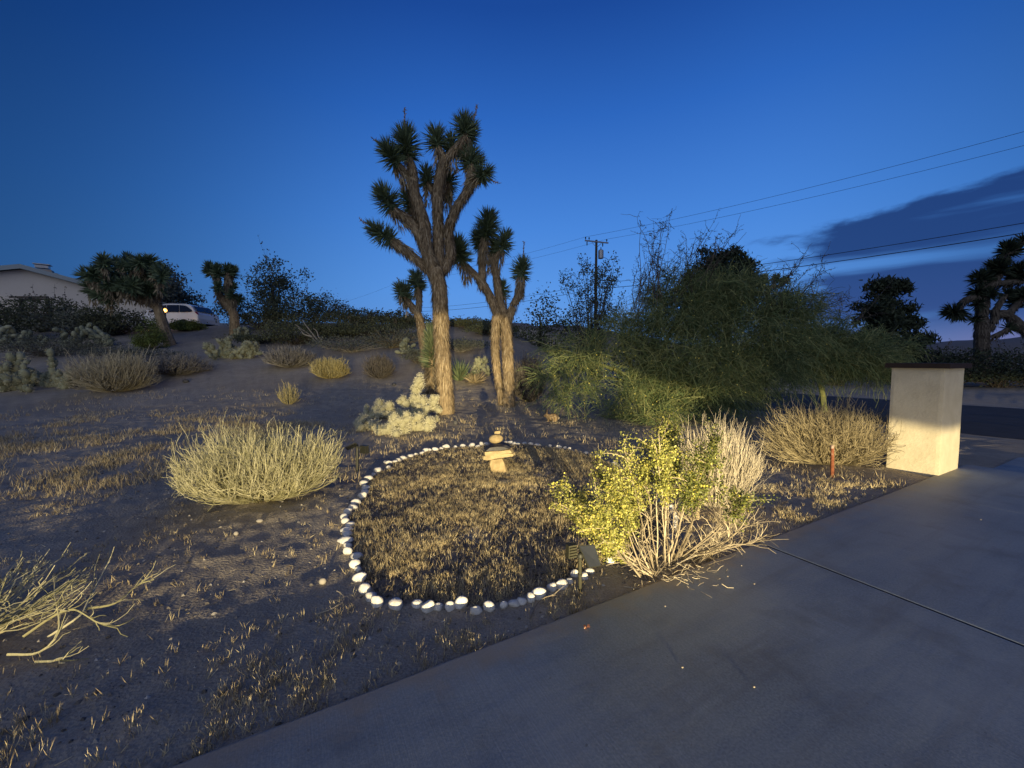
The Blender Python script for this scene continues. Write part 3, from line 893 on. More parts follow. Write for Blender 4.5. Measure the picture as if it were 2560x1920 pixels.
# Joshua tree at the right edge, across the road
def zr(x, y): return (2300 + .211 * x, 550 + .211 * y)
YR = 27.0
gR = atg(2453, YR); pR = 900 - (gR[2] - CAM_Z) / YR * 1000
def sr(px, py): return ((px - 2300) / .211, (py - 550) / .211)
joshua('joshua_tree', 'black silhouetted Joshua tree across the road at the right edge', YR, [
    ([sr(2452, pR), (735, 1500), (730, 1300), (730, 1150), (745, 1000)], .38, .30),
    ([(770, 1320), (850, 1250), (890, 1150), (880, 1060)], 0.232, 0.202),
    ([(745, 1010), (690, 930), (590, 930), (500, 980), (450, 1080)], 0.232, 0.171),
    ([(760, 1000), (790, 850), (860, 760), (1000, 745), (1200, 730)], 0.232, 0.186),
    ([(760, 960), (740, 850), (740, 720)], 0.217, 0.171),
    ([(860, 770), (930, 640), (1000, 470), (1100, 350), (1230, 250)], 0.217, 0.171),
    ([(890, 1080), (960, 960), (1020, 890)], 0.171, 0.139),
    ([(1300, 1350), (1150, 1220), (1020, 1110), (900, 1110)], 0.310, 0.217),
    ([(1030, 1120), (1150, 1000), (1230, 900)], 0.202, 0.155),
    ([(880, 1380), (980, 1330), (1040, 1290)], 0.155, 0.124),
], [((450, 1080), (330, 1090), 1.3), ((480, 1090, .2), (470, 1150, .3), 1.2), ((740, 740), (700, 640), 1.3), ((780, 740, .2), (790, 620, .3), 1.2), ((720, 860), (640, 840), 1.2), ((900, 640), (880, 500), 1.3),
    ((950, 620, -.2), (960, 480, -.2), 1.2), ((1040, 420), (1040, 280), 1.3), ((1100, 400, .2), (1120, 320, .2), 1.2), ((1180, 700), (1170, 540), 1.3), ((1100, 700, .3), (1110, 600, .3), 1.1), ((1020, 900), (1030, 850), 1.1),
    ((1200, 950), (1200, 840), 1.3), ((1150, 1020, .3), (1110, 900, .3), 1.2), ((680, 1160), (630, 1180), 1.0), ((800, 900, -.3), (850, 850, -.4), 1.2), ((1220, 280), (1225, 220), 1.2), ((1040, 1290), (1080, 1270), 1.0), ((720, 980, -.2), (660, 1010, -.2), 1.1)],
    [], zf=zr, leaf=.56, nleaf=110, lw=.08, bark='twig_dark', leafm='pine_leaf', rngseed=17, thatch=25, bark_sides=10, skirt=0)  # dark twig and pine colours paint in its dusk silhouette

# tiny Joshua tree showing over the palo verde
YT = 42.0
gT = atg(1920, YT); pT = 900 - (gT[2] - CAM_Z) / YT * 1000
joshua('joshua_tree', 'distant small Joshua tree peeking above the green palo verde', YT, [
    ([(1922, pT), (1920, 760), (1920, 715)], .3, .25), ([(1920, 725), (1908, 712), (1908, 703)], .2, .18), ([(1922, 720), (1938, 712), (1940, 704)], .2, .18), ([(1921, 720), (1955, 712), (1962, 706)], .18, .16)],
    [((1908, 706), (1908, 690), 2.0), ((1940, 706), (1940, 690), 2.0), ((1960, 708), (1964, 694), 1.8)], [], leaf=.32, nleaf=50, lw=.09, rngseed=18, thatch=0, bark_sides=7, skirt=0)

# young yucca-like Joshua tree hugging the big trunk
def young():
    b = G(1078, 985); rng = np.random.default_rng(21)
    root = thing('young_joshua_tree', 'young unbranched Joshua tree with green dagger leaves left of the tallest trunk', 'tree', b)
    top = P(1078, 800, b[1]); H = top[2] - b[2]
    mb = MB(); tubes(mb, np.array([[b - [0, 0, .05], b + [0.02, 0, H * .5], b + [.03, 0, H * .9]]]), np.array([[.10, .09, .04]]), 8, tone=np.array([.3]))
    mb.build('trunk', MATS['joshua_bark'], root)
    n = 620; u = rng.uniform(.42, 1, n); a = rng.random(n) * 6.283
    rad = np.stack([np.cos(a), np.sin(a), 0 * a], -1)
    ang = np.radians(15 + 75 * (1 - u) / .58)
    d = rad * np.sin(ang)[:, None] + np.array([0, 0, 1]) * np.cos(ang)[:, None]
    mb = MB(); blades(mb, b + np.array([.03, 0, 0]) + np.array([0, 0, 1]) * (u * H * .86)[:, None] + rad * .05, d, rng.uniform(.28, .42, n), .03, rng.normal(size=n) * .05, tone=.45 + .5 * rng.random(n), rng=rng)
    mb.build('leaf_rosette', MATS['joshua_leaf'], root)
    n = 420; u = rng.uniform(.04, .46, n); a = rng.random(n) * 6.283
    rad = np.stack([np.cos(a), np.sin(a), 0 * a], -1)
    d = rad * rng.uniform(.5, 1, (n, 1)) + np.array([0, 0, -1]) * rng.uniform(.2, .9, (n, 1))
    mb = MB(); blades(mb, b + np.array([0, 0, 1]) * (u * H * .9)[:, None] + rad * .08, d, rng.uniform(.18, .34, n), .028, rng.normal(size=n) * .1, rng=rng)
    mb.build('dead_leaf_skirt', MATS['joshua_straw'], root)
young()

# ================================================================== shrubs
def wiggle(c, amp, rng):
    n, k, _ = c.shape; t = np.linspace(0, 1, k)[None, :, None]
    a, b = rng.normal(size=(n, 1, 3)), rng.normal(size=(n, 1, 3))
    f1 = rng.uniform(5, 11, (n, 1, 1)); f2 = rng.uniform(9, 20, (n, 1, 1)); ph = rng.random((n, 1, 1)) * 6
    return c + amp * t * (a * np.sin(f1 * t + ph) + .5 * b * np.sin(f2 * t + ph * 2))

def broom_curves(b, W, H, n1, n2, rng, k=8, rise=.72, sharp=.9, wig=.02, D=None, low=.35):
    D = D or W; sd_ = rng.random() * 50
    def target(n, lowf):
        a = rng.random(n) * 6.283; r = rng.random(n) ** .55
        env = np.clip(1 - r ** 2.4, 0, 1) ** (.5 * sharp)
        z = H * (.18 + .82 * env) * rng.uniform(lowf, 1.03, n)
        lob = .84 + .32 * vnoise(a * 1.6 + sd_, a * 0 + 3.3, 5); lob2 = .80 + .38 * vnoise(np.cos(a) * r * 2.6 + sd_, np.sin(a) * r * 2.6, 8)
        return np.stack([r * np.cos(a) * W / 2 * lob, r * np.sin(a) * D / 2 * lob, z * lob2], -1)
    t1 = target(n1, .6)
    a0 = np.arctan2(t1[:, 1], t1[:, 0]); p0 = np.stack([np.cos(a0) * W * .07, np.sin(a0) * D * .07, 0 * a0 - .02], -1)
    ctl = lambda p0, p2: np.stack([p0[:, 0] + (p2[:, 0] - p0[:, 0]) * rise, p0[:, 1] + (p2[:, 1] - p0[:, 1]) * rise, p0[:, 2] + (p2[:, 2] - p0[:, 2]) * .30], -1)
    c1 = bezier(p0, ctl(p0, t1), t1, k)
    idx = rng.integers(0, n1, n2); j = rng.integers(2, max(3, k - 2), n2)
    st = c1[idx, j]
    t2 = t1[idx] + rng.normal(size=(n2, 3)) * np.array([W * .10, D * .10, H * .10])
    rr = np.sqrt((t2[:, 0] / (W / 2)) ** 2 + (t2[:, 1] / (D / 2)) ** 2)
    sc = np.where(rr > 1, 1 / rr, 1); t2[:, :2] *= sc[:, None]
    t2[:, 2] = np.maximum(t2[:, 2], st[:, 2] + .03 * H)
    c2 = bezier(st, ctl(st, t2), t2, k)
    c1 = wiggle(c1, wig, rng); c2 = wiggle(c2, wig, rng)
    return c1 + b, c2 + b

def broom(name, label, base, W, H, n1, n2, m, r=.004, seed=1, k=8, rise=.72, sharp=.9, wig=.02, D=None, group=None, cat='shrub', sides=3):
    rng = np.random.default_rng(seed)
    c1, c2 = broom_curves(base, W, H, n1, n2, rng, k, rise, sharp, wig, D)
    root = thing(name, label, cat, base, group)
    mb = MB(); tubes(mb, c1, np.linspace(r * 1.8, r * .8, k)[None], sides, tone=rng.random(n1) * .7)
    mb.build('stems', MATS[m], root)['kind'] = 'stuff'
    mb = MB(); tubes(mb, c2, np.linspace(r * 1.1, r * .55, k)[None], sides, tone=rng.random(n2))
    n3 = int(n2 * 1.3); i3 = rng.integers(0, n2, n3); j3 = rng.integers(k // 2, k - 1, n3)
    T3 = unit(np.gradient(c2, axis=1))[i3, j3]; L3 = H * rng.uniform(.08, .26, (n3, 1)); s3 = c2[i3, j3]
    e3 = s3 + unit(T3 + rnd_dir(n3, rng) * .45 + [0, 0, .15]) * L3
    c3 = wiggle(bezier(s3, s3 + T3 * L3 * .45, e3, 5), wig * .5, rng)
    tubes(mb, c3, np.linspace(r * .65, r * .3, 5)[None], 3, tone=rng.random(n3))
    mb.build('twigs', MATS[m], root)['kind'] = 'stuff'
    return root

def at_px(px, base_py, top_py, w_px):
    b = G(px, base_py); Y = b[1]
    H = P(px, top_py, Y)[2] - b[2]
    return b, w_px / 1000 * Y, max(H, .15)
def at_Y(px, Y, top_py, w_px):
    b = atg(px, Y); H = P(px, top_py, Y)[2] - b[2]
    return b, w_px / 1000 * Y, max(H, .3)

# the big front broom left of the ring
b, W, H = at_px(655, 1245, 1066, 385)
broom('broom_shrub', 'large bowl-shaped pale green broom shrub lit at the left of the stone ring', b, W, H * .97, 340, 1500, 'broom', .0036, 31, k=12, rise=.80, sharp=.62, wig=.026, D=W * .75)
b, W, H = at_px(290, 978, 884, 172)
broom('broom_shrub', 'rounded dry broom shrub right of the far-left cholla', b, W, H, 240, 1000, 'broom_straw', .008, 32, wig=.04)
b, W, H = at_px(727, 917, 866, 118)
broom('broom_shrub', 'low grey-brown rounded shrub on the slope above the golden one', b, W, H, 150, 800, 'broom_grey', .011, 33, wig=.03)
b, W, H = at_px(826, 945, 893, 90)
broom('broom_shrub', 'small golden rounded shrub on the open slope', b, W, H, 130, 650, 'broom_gold', .009, 34, wig=.025)
b, W, H = at_px(948, 944, 888, 80)
broom('broom_shrub', 'small dark brown rounded shrub left of the tallest trunk', b, W, H, 120, 650, 'broom_dark', .008, 35, wig=.02)
b, W, H = at_px(722, 1010, 957, 62)
broom('grass_tuft', 'sparse straw-coloured tuft standing alone on the bare slope', b, W, H, 40, 70, 'broom_gold', .006, 36, wig=.02, cat='grass tuft')
b, W, H = at_px(440, 936, 885, 150)
broom('low_shrub', 'low grey brittle shrub behind the rounded dry broom', b, W, H, 120, 700, 'broom_grey', .010, 37, wig=.05)
b, W, H = at_px(1322, 1003, 893, 92)
broom('broom_shrub', 'brown upright brush right behind the twin-trunked Joshua tree', b, W, H, 150, 700, 'broom_dark', .007, 38, wig=.03)
b, W, H = at_px(2075, 1160, 1016, 350)
broom('broom_shrub', 'wide tan broom shrub beside the gate pillar', b, W, H, 260, 1150, 'broom_tan', .0042, 39, k=11, rise=.66, sharp=.7, wig=.045, D=W * .45)
b, W, H = at_px(1790, 1268, 1052, 210)
broom('broom_shrub', 'whitish dry broom shrub behind the yellow creosote', b, W, H, 160, 720, 'broom_pale', .0030, 40, k=8, rise=.62, sharp=.7, wig=.018, D=W * .7)
b = G(-190, 1630); W, H = 1.3, .33
broom('broom_shrub', 'sprawling broom branches reaching in from the left edge', b, W, H, 80, 200, 'broom', .0036, 41, k=9, rise=.45, sharp=.6, wig=.03)

# the long fallen-out branch of that shrub, lying toward the drive
def branch_set(name, label, paths, r0, m, seed, sub=8, spread=.12, cat='branch'):
    rng = np.random.default_rng(seed)
    P0 = [np.array([G(x, y) + [0, 0, h] for x, y, h in p]) for p in paths]
    root = thing(name, label, cat, P0[0][0])
    for q in P0:
        c = catmull(q, .03); k = len(c)
        mb = MB(); tubes(mb, c[None], np.linspace(r0, r0 * .45, k)[None], 5, tone=rng.random(1))
        o = mb.build('branch', MATS[m], root)
        if sub:
            j = rng.integers(k // 4, k - 2, sub); T = unit(np.gradient(c, axis=0))[j]
            L = rng.uniform(.5, 1.3, (sub, 1)) * spread
            p2 = c[j] + (T + rng.normal(size=(sub, 3)) * .35 + [0, 0, .12]) * L
            p1 = c[j] + T * L * .5
            mb = MB(); tubes(mb, wiggle(bezier(c[j], p1, p2, 6), .006, rng), np.linspace(r0 * .5, r0 * .2, 6)[None], 3)
            mb.build('twigs', MATS[m], o)
    return root
branch_set('bare_branch', 'bare forked branch lying on the dirt at the lower left', [
    [(120, 1610, .03), (200, 1565, .06), (222, 1540, .09), (270, 1470, .16)],
    [(215, 1552, .07), (290, 1535, .07), (345, 1500, .10), (388, 1496, .12)],
    [(60, 1615, .05), (140, 1590, .12), (190, 1578, .13), (250, 1595, .09), (300, 1588, .06), (335, 1570, .05)],
    [(20, 1655, .04), (100, 1650, .04), (150, 1620, .10), (142, 1575, .22)],
    [(90, 1665, .02), (150, 1662, .02), (205, 1628, .05)]], .0075, 'broom', 51, 9, .16)
branch_set('fallen_twig', 'curved grey twig lying left of the front stones', [[(790, 1545, .01), (835, 1530, .02), (860, 1510, .03), (852, 1495, .03), (842, 1490, .03)]], .006, 'twig_litter', 52, 2, .05)
branch_set('fallen_twig', 'thin pale twig arching over the dirt below the front stones', [[(1325, 1555, .01), (1345, 1520, .03), (1375, 1505, .04), (1420, 1500, .02)]], .005, 'twig_litter', 53, 3, .06)
branch_set('fallen_twig', 'bleached forked twig on the dirt right of the creosote', [[(1820, 1285, .02), (1860, 1282, .05), (1880, 1265, .08), (1892, 1272, .06)], [(1850, 1283, .04), (1875, 1262, .09), (1870, 1255, .1)]], .006, 'twig_litter', 54, 4, .07)
branch_set('fallen_twig', 'long dry twig poking over the concrete below the creosote', [[(1690, 1420, .03), (1760, 1400, .06), (1820, 1390, .06), (1860, 1386, .05)]], .006, 'twig_litter', 55, 2, .05)
branch_set('fallen_twig', 'crooked dry twig on the driveway edge under the creosote', [[(1560, 1475, .02), (1600, 1490, .02), (1650, 1480, .03), (1690, 1472, .02), (1730, 1482, .02)]], .005, 'twig_litter', 56, 3, .05)
def dead_branch():
    rng = np.random.default_rng(57); Y = 19.0
    root = thing('dead_branch', 'grey dead branch leaning out of the scrub on the middle slope', 'branch', atg(840, Y))
    for q in ([(845, 888), (810, 866), (775, 840), (735, 812)], [(800, 858), (776, 828), (758, 800)], [(780, 842), (765, 836), (742, 822)], [(820, 868), (800, 842), (782, 822)]):
        c = catmull(np.array([P(x, y, Y) for x, y in q]), .1); k = len(c)
        mb = MB(); tubes(mb, wiggle(c[None], .05, rng), np.linspace(.045, .016, k)[None], 6, tone=rng.random(1)); mb.build('branch', MATS['broom_grey'], root)
dead_branch()

# creosote on the edge of the drive
def creosote_front():
    rng = np.random.default_rng(61)
    b = G(1665, 1432); Y = b[1]
    root = thing('creosote_bush', 'creosote bush full of small yellow flowers at the driveway edge', 'bush', b)
    tips = []
    def pt(px, py, dy): return P(px, py, Y + dy)
    # stems: (base px, base py, tip px, tip py)
    S = []
    for i in range(34):
        u = rng.random()
        tx = 1432 + 460 * u; ty = 1085 + 190 * abs(u - .52) ** 1.3 * 2.2 + rng.uniform(-25, 110)
        bx = 1640 + 110 * (u - .35) + rng.normal() * 14; by = 1452 - 60 * u + rng.normal() * 6
        S.append((bx, by, tx, ty, rng.uniform(-.45, .55)))
    S += [(1650, 1450, 1425, 1235, -.1), (1655, 1452, 1440, 1290, .12), (1645, 1455, 1480, 1318, .2), (1640, 1455, 1515, 1375, .12), (1740, 1420, 1815, 1290, .2), (1735, 1420, 1800, 1345, .1)]
    P0 = np.array([G(s[0], min(s[1], 1462)) for s in S]); P2 = np.array([pt(s[2], s[3], s[4]) for s in S])
    P2[:, 2] = np.maximum(P2[:, 2], .12)
    mid = P0 + (P2 - P0) * .5 + np.stack([(P2[:, 0] - P0[:, 0]) * .06, (P2[:, 1] - P0[:, 1]) * .1, -.03 + 0 * P0[:, 0]], -1)
    C = wiggle(bezier(P0, mid, P2, 12), .012, rng)
    mb = MB(); tubes(mb, C, np.linspace(.0075, .0028, 12)[None] * rng.uniform(.6, 1.2, (len(S), 1)), 5, tone=rng.random(len(S)))
    mb.build('stems', MATS['creosote_stem'], root)['kind'] = 'stuff'
    # side shoots
    n2 = 900; ii = rng.integers(0, len(S), n2); jj = np.clip((rng.beta(2.2, 1.1, n2) * 12).astype(int), 2, 11)
    st = C[ii, jj]; T = unit(np.gradient(C, axis=1))[ii, jj]
    d = unit(T * .7 + rnd_dir(n2, rng) * .8 + [0, 0, .25]); L = rng.uniform(.08, .24, (n2, 1))
    C2 = wiggle(bezier(st, st + T * L * .4, st + d * L, 6), .006, rng)
    mb = MB(); tubes(mb, C2, np.linspace(.003, .0014, 6)[None], 3)
    mb.build('twigs', MATS['creosote_stem'], root)['kind'] = 'stuff'
    pxs = st[:, 0] / st[:, 1] * 1000 + 1280
    up = (jj >= 6) & ((pxs < 1610) | (st[:, 2] > .42 + .25 * rng.random(n2)))
    e = C2[up]; n = 46000
    ii = rng.integers(0, len(e), n); jj2 = rng.integers(1, 6, n)
    c = e[ii, jj2] + rng.normal(size=(n, 3)) * .02
    mb = MB(); leaves(mb, c, rng.uniform(.011, .022, n), tone=np.clip(.62 * rng.random(n) + .38 * (c[:, 0] < b[0] - .05), 0, 1), rng=rng, aspect=.65); mb.build('foliage', MATS['creosote_leaf'], root)['kind'] = 'stuff'  # left leaves toned lighter: the lit look is put into their colour
    nf = 2600; ii = rng.integers(0, len(e), nf)
    c = e[ii, rng.integers(3, 6, nf)] + rng.normal(size=(nf, 3)) * .014
    keep = rng.random(nf) < np.clip(1.1 - (c[:, 0] - b[0] + .2) * .9, .12, 1) * np.clip(1.7 - c[:, 2] * 1.4, .1, 1)
    c = c[keep]
    mb = MB()
    for q in range(2): leaves(mb, c, .014, rng=rng, aspect=.95)
    mb.build('flowers', MATS['flower'], root)['kind'] = 'stuff'
    # dead low twigs
    n3 = 70; a = rng.random(n3) * 6.283
    st = P0[rng.integers(0, len(P0), n3)] + rng.normal(size=(n3, 3)) * [.05, .05, 0]
    en = st + np.stack([np.cos(a) * .2, np.sin(a) * .2, rng.uniform(.03, .22, n3)], -1) * rng.uniform(.5, 1.3, (n3, 1))
    mb = MB(); tubes(mb, wiggle(bezier(st, (st + en) / 2 + [0, 0, .03], en, 6), .012, rng), np.linspace(.003, .0015, 6)[None], 3)
    mb.build('dead_twigs', MATS['creosote_stem'], root)['kind'] = 'stuff'
creosote_front()

# generic leafy bush or small tree made of stems and leaf clumps
def leafy(name, label, base, W, H, leaf, n, size, seed, nst=26, clumps=40, stem='twig_dark', shape='dome', D=None, cat='bush', gauss=.09, low=.25, r=.02, group=None, seedheads=0, trunk=None, fl=0):
    rng = np.random.default_rng(seed); D = D or W
    a = rng.random(clumps) * 6.283; rr = rng.random(clumps) ** .5
    u = rng.random(clumps)
    if shape == 'dome':
        z = H * (low + (1 - low) * u * np.sqrt(np.clip(1 - .8 * rr ** 2, 0, 1)))
    elif shape == 'cone':
        z = H * (low + (1 - low) * u); rr = rr * (1 - .75 * u)
    else:   # vase: wide above
        z = H * (low + (1 - low) * u); rr = rr * (.35 + .65 * u)
    C = np.stack([np.cos(a) * rr * W / 2, np.sin(a) * rr * D / 2, z], -1) + base
    root = thing(name, label, cat, base, group)
    k = 7
    t0 = base + rng.normal(size=(clumps, 3)) * [W * .03, D * .03, 0]; t0[:, 2] = base[2] - .05
    mid = t0 + (C - t0) * [.35, .35, .55]
    cur = wiggle(bezier(t0, mid, C, k), W * .012, rng)
    mb = MB(); tubes(mb, cur, np.linspace(r, r * .3, k)[None], 4)
    if trunk: tubes(mb, np.array([[base - [0, 0, .2], base + [0, 0, H * .3], base + [0, 0, H * .75]]]), np.array([[trunk, trunk * .8, trunk * .3]]), 8, tone=np.array([.4]))
    mb.build('trunk' if trunk else 'stems', MATS[stem], root)
    mb = MB()
    ii = rng.integers(0, clumps, n); on = rng.random(n) < .25
    c = C[ii] + rng.normal(size=(n, 3)) * [W * gauss, D * gauss, H * gauss * .8]
    js = rng.integers(3, k, n); c = np.where(on[:, None], cur[ii, js] + rng.normal(size=(n, 3)) * W * .03, c)
    c[:, 2] = np.maximum(c[:, 2], base[2] + .03)
    leaves(mb, c, size * rng.uniform(.6, 1.3, n), rng=rng, aspect=.6)
    mb.build('crown' if cat == 'tree' else 'foliage', MATS[leaf], root)['kind'] = 'stuff'
    if seedheads:
        n2 = seedheads; ii = rng.integers(0, clumps, n2)
        top = C[ii] + np.stack([rng.normal(size=n2) * W * .06, rng.normal(size=n2) * D * .06, H * rng.uniform(.18, .5, n2)], -1)
        q = wiggle(bezier(C[ii], (C[ii] + top) / 2 + rng.normal(size=(n2, 3)) * W * .02, top, 6), W * .01, rng)
        mb = MB(); tubes(mb, q, np.linspace(r * .45, r * .25, 6)[None], 3)
        m2 = n2 * 9; i2 = rng.integers(0, n2, m2); leaves(mb, q[i2, rng.integers(2, 6, m2)] + rng.normal(size=(m2, 3)) * W * .012, size * .9, rng=rng)
        mb.build('shoots', MATS[stem], root)['kind'] = 'stuff'
    if fl:
        c = C[rng.integers(0, clumps, fl)] + rng.normal(size=(fl, 3)) * [W * gauss, D * gauss, H * gauss]
        mb = MB(); leaves(mb, c, .05, rng=rng, aspect=.9); mb.build('flowers', MATS['flower'], root)['kind'] = 'stuff'
    return root

BG = [  # name, label, px, depth, top py, width px, leaf material, leaves, leaf size, seed, extra
    ('creosote_bush', 'dark creosote at the left edge in front of the house wall', 20, 21, 742, 150, 'far_leaf', 2600, .11, 101, dict(seedheads=10)),
    ('creosote_bush', 'dark creosote under the house gable beside the wooden frame', 118, 24, 738, 150, 'far_leaf', 2600, .12, 102, dict(seedheads=14)),
    ('creosote_bush', 'grey-green creosote below the right end of the house wall', 205, 22, 768, 150, 'far_leaf_grey', 2400, .11, 103, dict(seedheads=10)),
    ('creosote_bush', 'dark bush at the foot of the leaning Joshua tree', 300, 23, 770, 150, 'far_leaf', 2600, .12, 104, dict()),
    ('juniper_tree', 'grey-green juniper behind the leaning Joshua tree crown', 425, 36, 672, 120, 'far_leaf_grey', 6500, .22, 105, dict(cat='tree', trunk=.25, low=.3)),
    ('clipped_bush', 'small clipped mound of a bush beside the parked car', 470, 24.5, 799, 54, 'far_leaf_green', 2200, .10, 106, dict(low=.1, gauss=.12)),
    ('creosote_bush', 'dark green creosote right of the stubby Joshua tree', 655, 25, 752, 170, 'far_leaf', 3400, .12, 107, dict(seedheads=8)),
    ('desert_tree', 'tall ragged desert tree standing above the scrub on the left slope', 690, 30, 668, 150, 'far_leaf', 2300, .17, 108, dict(cat='tree', trunk=.18, shape='vase', low=.38, clumps=34, gauss=.07, seedheads=14)),
    ('creosote_bush', 'dark creosote clump behind the grey dead branch', 790, 27, 728, 150, 'far_leaf', 2600, .13, 109, dict(seedheads=22)),
    ('creosote_bush', 'olive scrub on the skyline left of the slim Joshua tree', 905, 26, 776, 160, 'far_leaf', 2600, .12, 110, dict(seedheads=34)),
    ('creosote_bush', 'olive scrub on the skyline behind the slim Joshua tree', 1005, 27, 782, 140, 'far_leaf', 2400, .12, 111, dict(seedheads=26)),
    ('creosote_bush', 'olive scrub on the skyline between the two main trunks', 1165, 26, 800, 150, 'far_leaf', 2400, .11, 112, dict(seedheads=22)),
    ('dry_scrub', 'tangled grey dry scrub in the middle of the slope', 880, 18.5, 838, 170, 'far_leaf_grey', 1500, .07, 113, dict(stem='broom_grey', clumps=150, gauss=.06, r=.012)),
    ('dry_scrub', 'brownish dry scrub at the foot of the skyline bushes', 985, 19.5, 822, 150, 'far_leaf_grey', 1300, .07, 114, dict(stem='broom_tan', clumps=130, gauss=.06, r=.012)),
    ('dry_scrub', 'small grey scrub left of the young Joshua tree', 1045, 16.0, 866, 70, 'far_leaf_grey', 800, .06, 115, dict(stem='broom_dark', clumps=90, r=.01)),
    ('dense_tree', 'dark dense tree right of the twin-trunked Joshua tree', 1350, 24, 742, 165, 'far_leaf', 5200, .15, 116, dict(cat='tree', low=.06, clumps=70, trunk=.15)),
    ('sparse_tree', 'thin sparse-leaved tree in front of the utility pole', 1478, 20, 662, 165, 'far_leaf', 5200, .10, 117, dict(cat='tree', shape='vase', low=.12, clumps=130, r=.022, gauss=.035, trunk=.07)),
    ('rabbitbrush', 'bright green broom bush at the foot of the leaning Joshua trunk', 383, 19.0, 800, 60, 'far_leaf_green', 3800, .06, 118, dict(low=.05, clumps=40)),
    ('creosote_bush', 'black scrub across the road right of the pillar', 2375, 23, 872, 190, 'pine_leaf', 2600, .12, 119, dict(seedheads=40)),
    ('creosote_bush', 'black scrub across the road under the silhouetted Joshua tree', 2500, 22, 872, 220, 'pine_leaf', 2600, .12, 120, dict(seedheads=26)),
    ('creosote_bush', 'dark scrub left of the pillar beneath the pine', 2225, 30, 880, 180, 'pine_leaf', 2400, .15, 121, dict()),
    ('creosote_bush', 'dark scrub filling the gap behind the palo verde on the right', 2080, 24, 860, 200, 'pine_leaf', 2600, .13, 122, dict()),
    ('low_shrub', 'low dark shrub on the slope between cholla and leaning Joshua tree', 130, 17.5, 838, 240, 'far_leaf_grey', 2400, .07, 123, dict(stem='broom_dark', clumps=110, r=.01)),
    ('low_shrub', 'low greyish shrub under the bright green broom bush', 330, 17, 868, 190, 'far_leaf_grey', 2000, .06, 124, dict(stem='broom_grey', clumps=120, r=.01)),
    ('creosote_bush', 'dark green creosote behind the grey-brown rounded shrub', 745, 20.5, 802, 190, 'far_leaf', 3000, .09, 126, dict(seedheads=10)),
    ('creosote_bush', 'dull green creosote above the small dark brown shrub', 960, 22.0, 800, 170, 'far_leaf', 2800, .09, 127, dict(seedheads=16)),
    ('creosote_bush', 'dull green creosote below the tiny far utility pole', 850, 22.5, 806, 150, 'far_leaf', 2800, .09, 128, dict(seedheads=10)),
    ('dry_scrub', 'grey brittle scrub between the two main trunks', 1150, 18.5, 845, 130, 'far_leaf_grey', 1500, .07, 129, dict(stem='broom_grey', clumps=110, r=.012)),
    ('creosote_bush', 'dark scrub between the twin trunks and the dense tree', 1235, 23, 805, 120, 'far_leaf', 2400, .10, 130, dict(seedheads=10)),
    ('creosote_bush', 'black scrub beyond the road at the far right corner', 2600, 22, 880, 200, 'pine_leaf', 2400, .12, 133, dict()),
    ('creosote_bush', 'black scrub beyond the road directly behind the pillar', 2300, 24, 892, 170, 'pine_leaf', 2400, .12, 134, dict()),
    ('low_shrub', 'small dark shrub at the foot of the stubby Joshua tree', 640, 20.5, 838, 130, 'far_leaf', 1700, .08, 125, dict()),
]
for nm, lb, px, Y, top, w, lm, n, s, sd, ex in BG:
    b, W, H = at_Y(px, Y, top, w)
    leafy(nm, lb, b, W * 1.1, H, lm, int(n * 1.8), s, sd, **{'clumps': 60, **ex})

# pines: dense clumped crowns
def pine(name, label, px, Y, blobs, n, size, seed):
    rng = np.random.default_rng(seed); b = atg(px, Y)
    root = thing(name, label, 'tree', b)
    top = P(px, min(q[1] - q[3] for q in blobs), Y)[2]
    mb = MB(); tubes(mb, np.array([[b - [0, 0, .2], (b + [0, 0, (top - b[2]) * .5]), (b + [0, 0, (top - b[2]) * .9])]]), np.array([[.28, .2, .06]]), 8, tone=np.array([.3]))
    C = []
    for x, y, rx, ry in blobs:
        c = P(x, y, Y + rng.normal() * .5); C.append(c)
        tubes(mb, np.array([[[b[0], b[1], c[2] - .5], (np.array([b[0], b[1], c[2]]) + c) / 2, c]]), np.array([[.08, .06, .03]]), 5)
    mb.build('trunk', MATS['twig_dark'], root)
    mb = MB(); tot = sum(q[2] * q[3] for q in blobs)
    for c, (x, y, rx, ry) in zip(C, blobs):
        m = int(n * rx * ry / tot)
        sub = rnd_dir(14, rng) * rng.uniform(.5, .95, (14, 1)) * [rx / 1000 * Y, rx / 1000 * Y, ry / 1000 * Y]
        pts = c + sub[rng.integers(0, 14, m)] + rng.normal(size=(m, 3)) * [rx / 1000 * Y * .22, rx / 1000 * Y * .22, ry / 1000 * Y * .22]
        blades(mb, pts, rnd_dir(m, rng) + [0, 0, .5], size * rng.uniform(.7, 1.3, m), size * .3, 0, rng=rng)
    mb.build('crown', MATS['pine_leaf'], root)['kind'] = 'stuff'
pine('pine_tree', 'black bushy pine silhouetted left of the gate pillar', 2218, 27, [(2195, 728, 34, 28), (2222, 712, 30, 20), (2250, 722, 26, 18), (2190, 770, 38, 26), (2240, 775, 36, 22), (2170, 800, 26, 20), (2230, 812, 50, 28), (2275, 805, 26, 18), (2210, 850, 70, 34), (2285, 850, 34, 22), (2160, 860, 40, 30), (2240, 890, 80, 28)], 15000, .30, 131)
pine('pine_tree', 'dark rounded pine rising behind the palo verde', 1815, 26, [(1838, 648, 32, 26), (1860, 672, 26, 22), (1820, 690, 50, 34), (1775, 655, 38, 28), (1750, 690, 40, 30), (1850, 710, 40, 26), (1800, 740, 70, 34)], 11000, .28, 132)

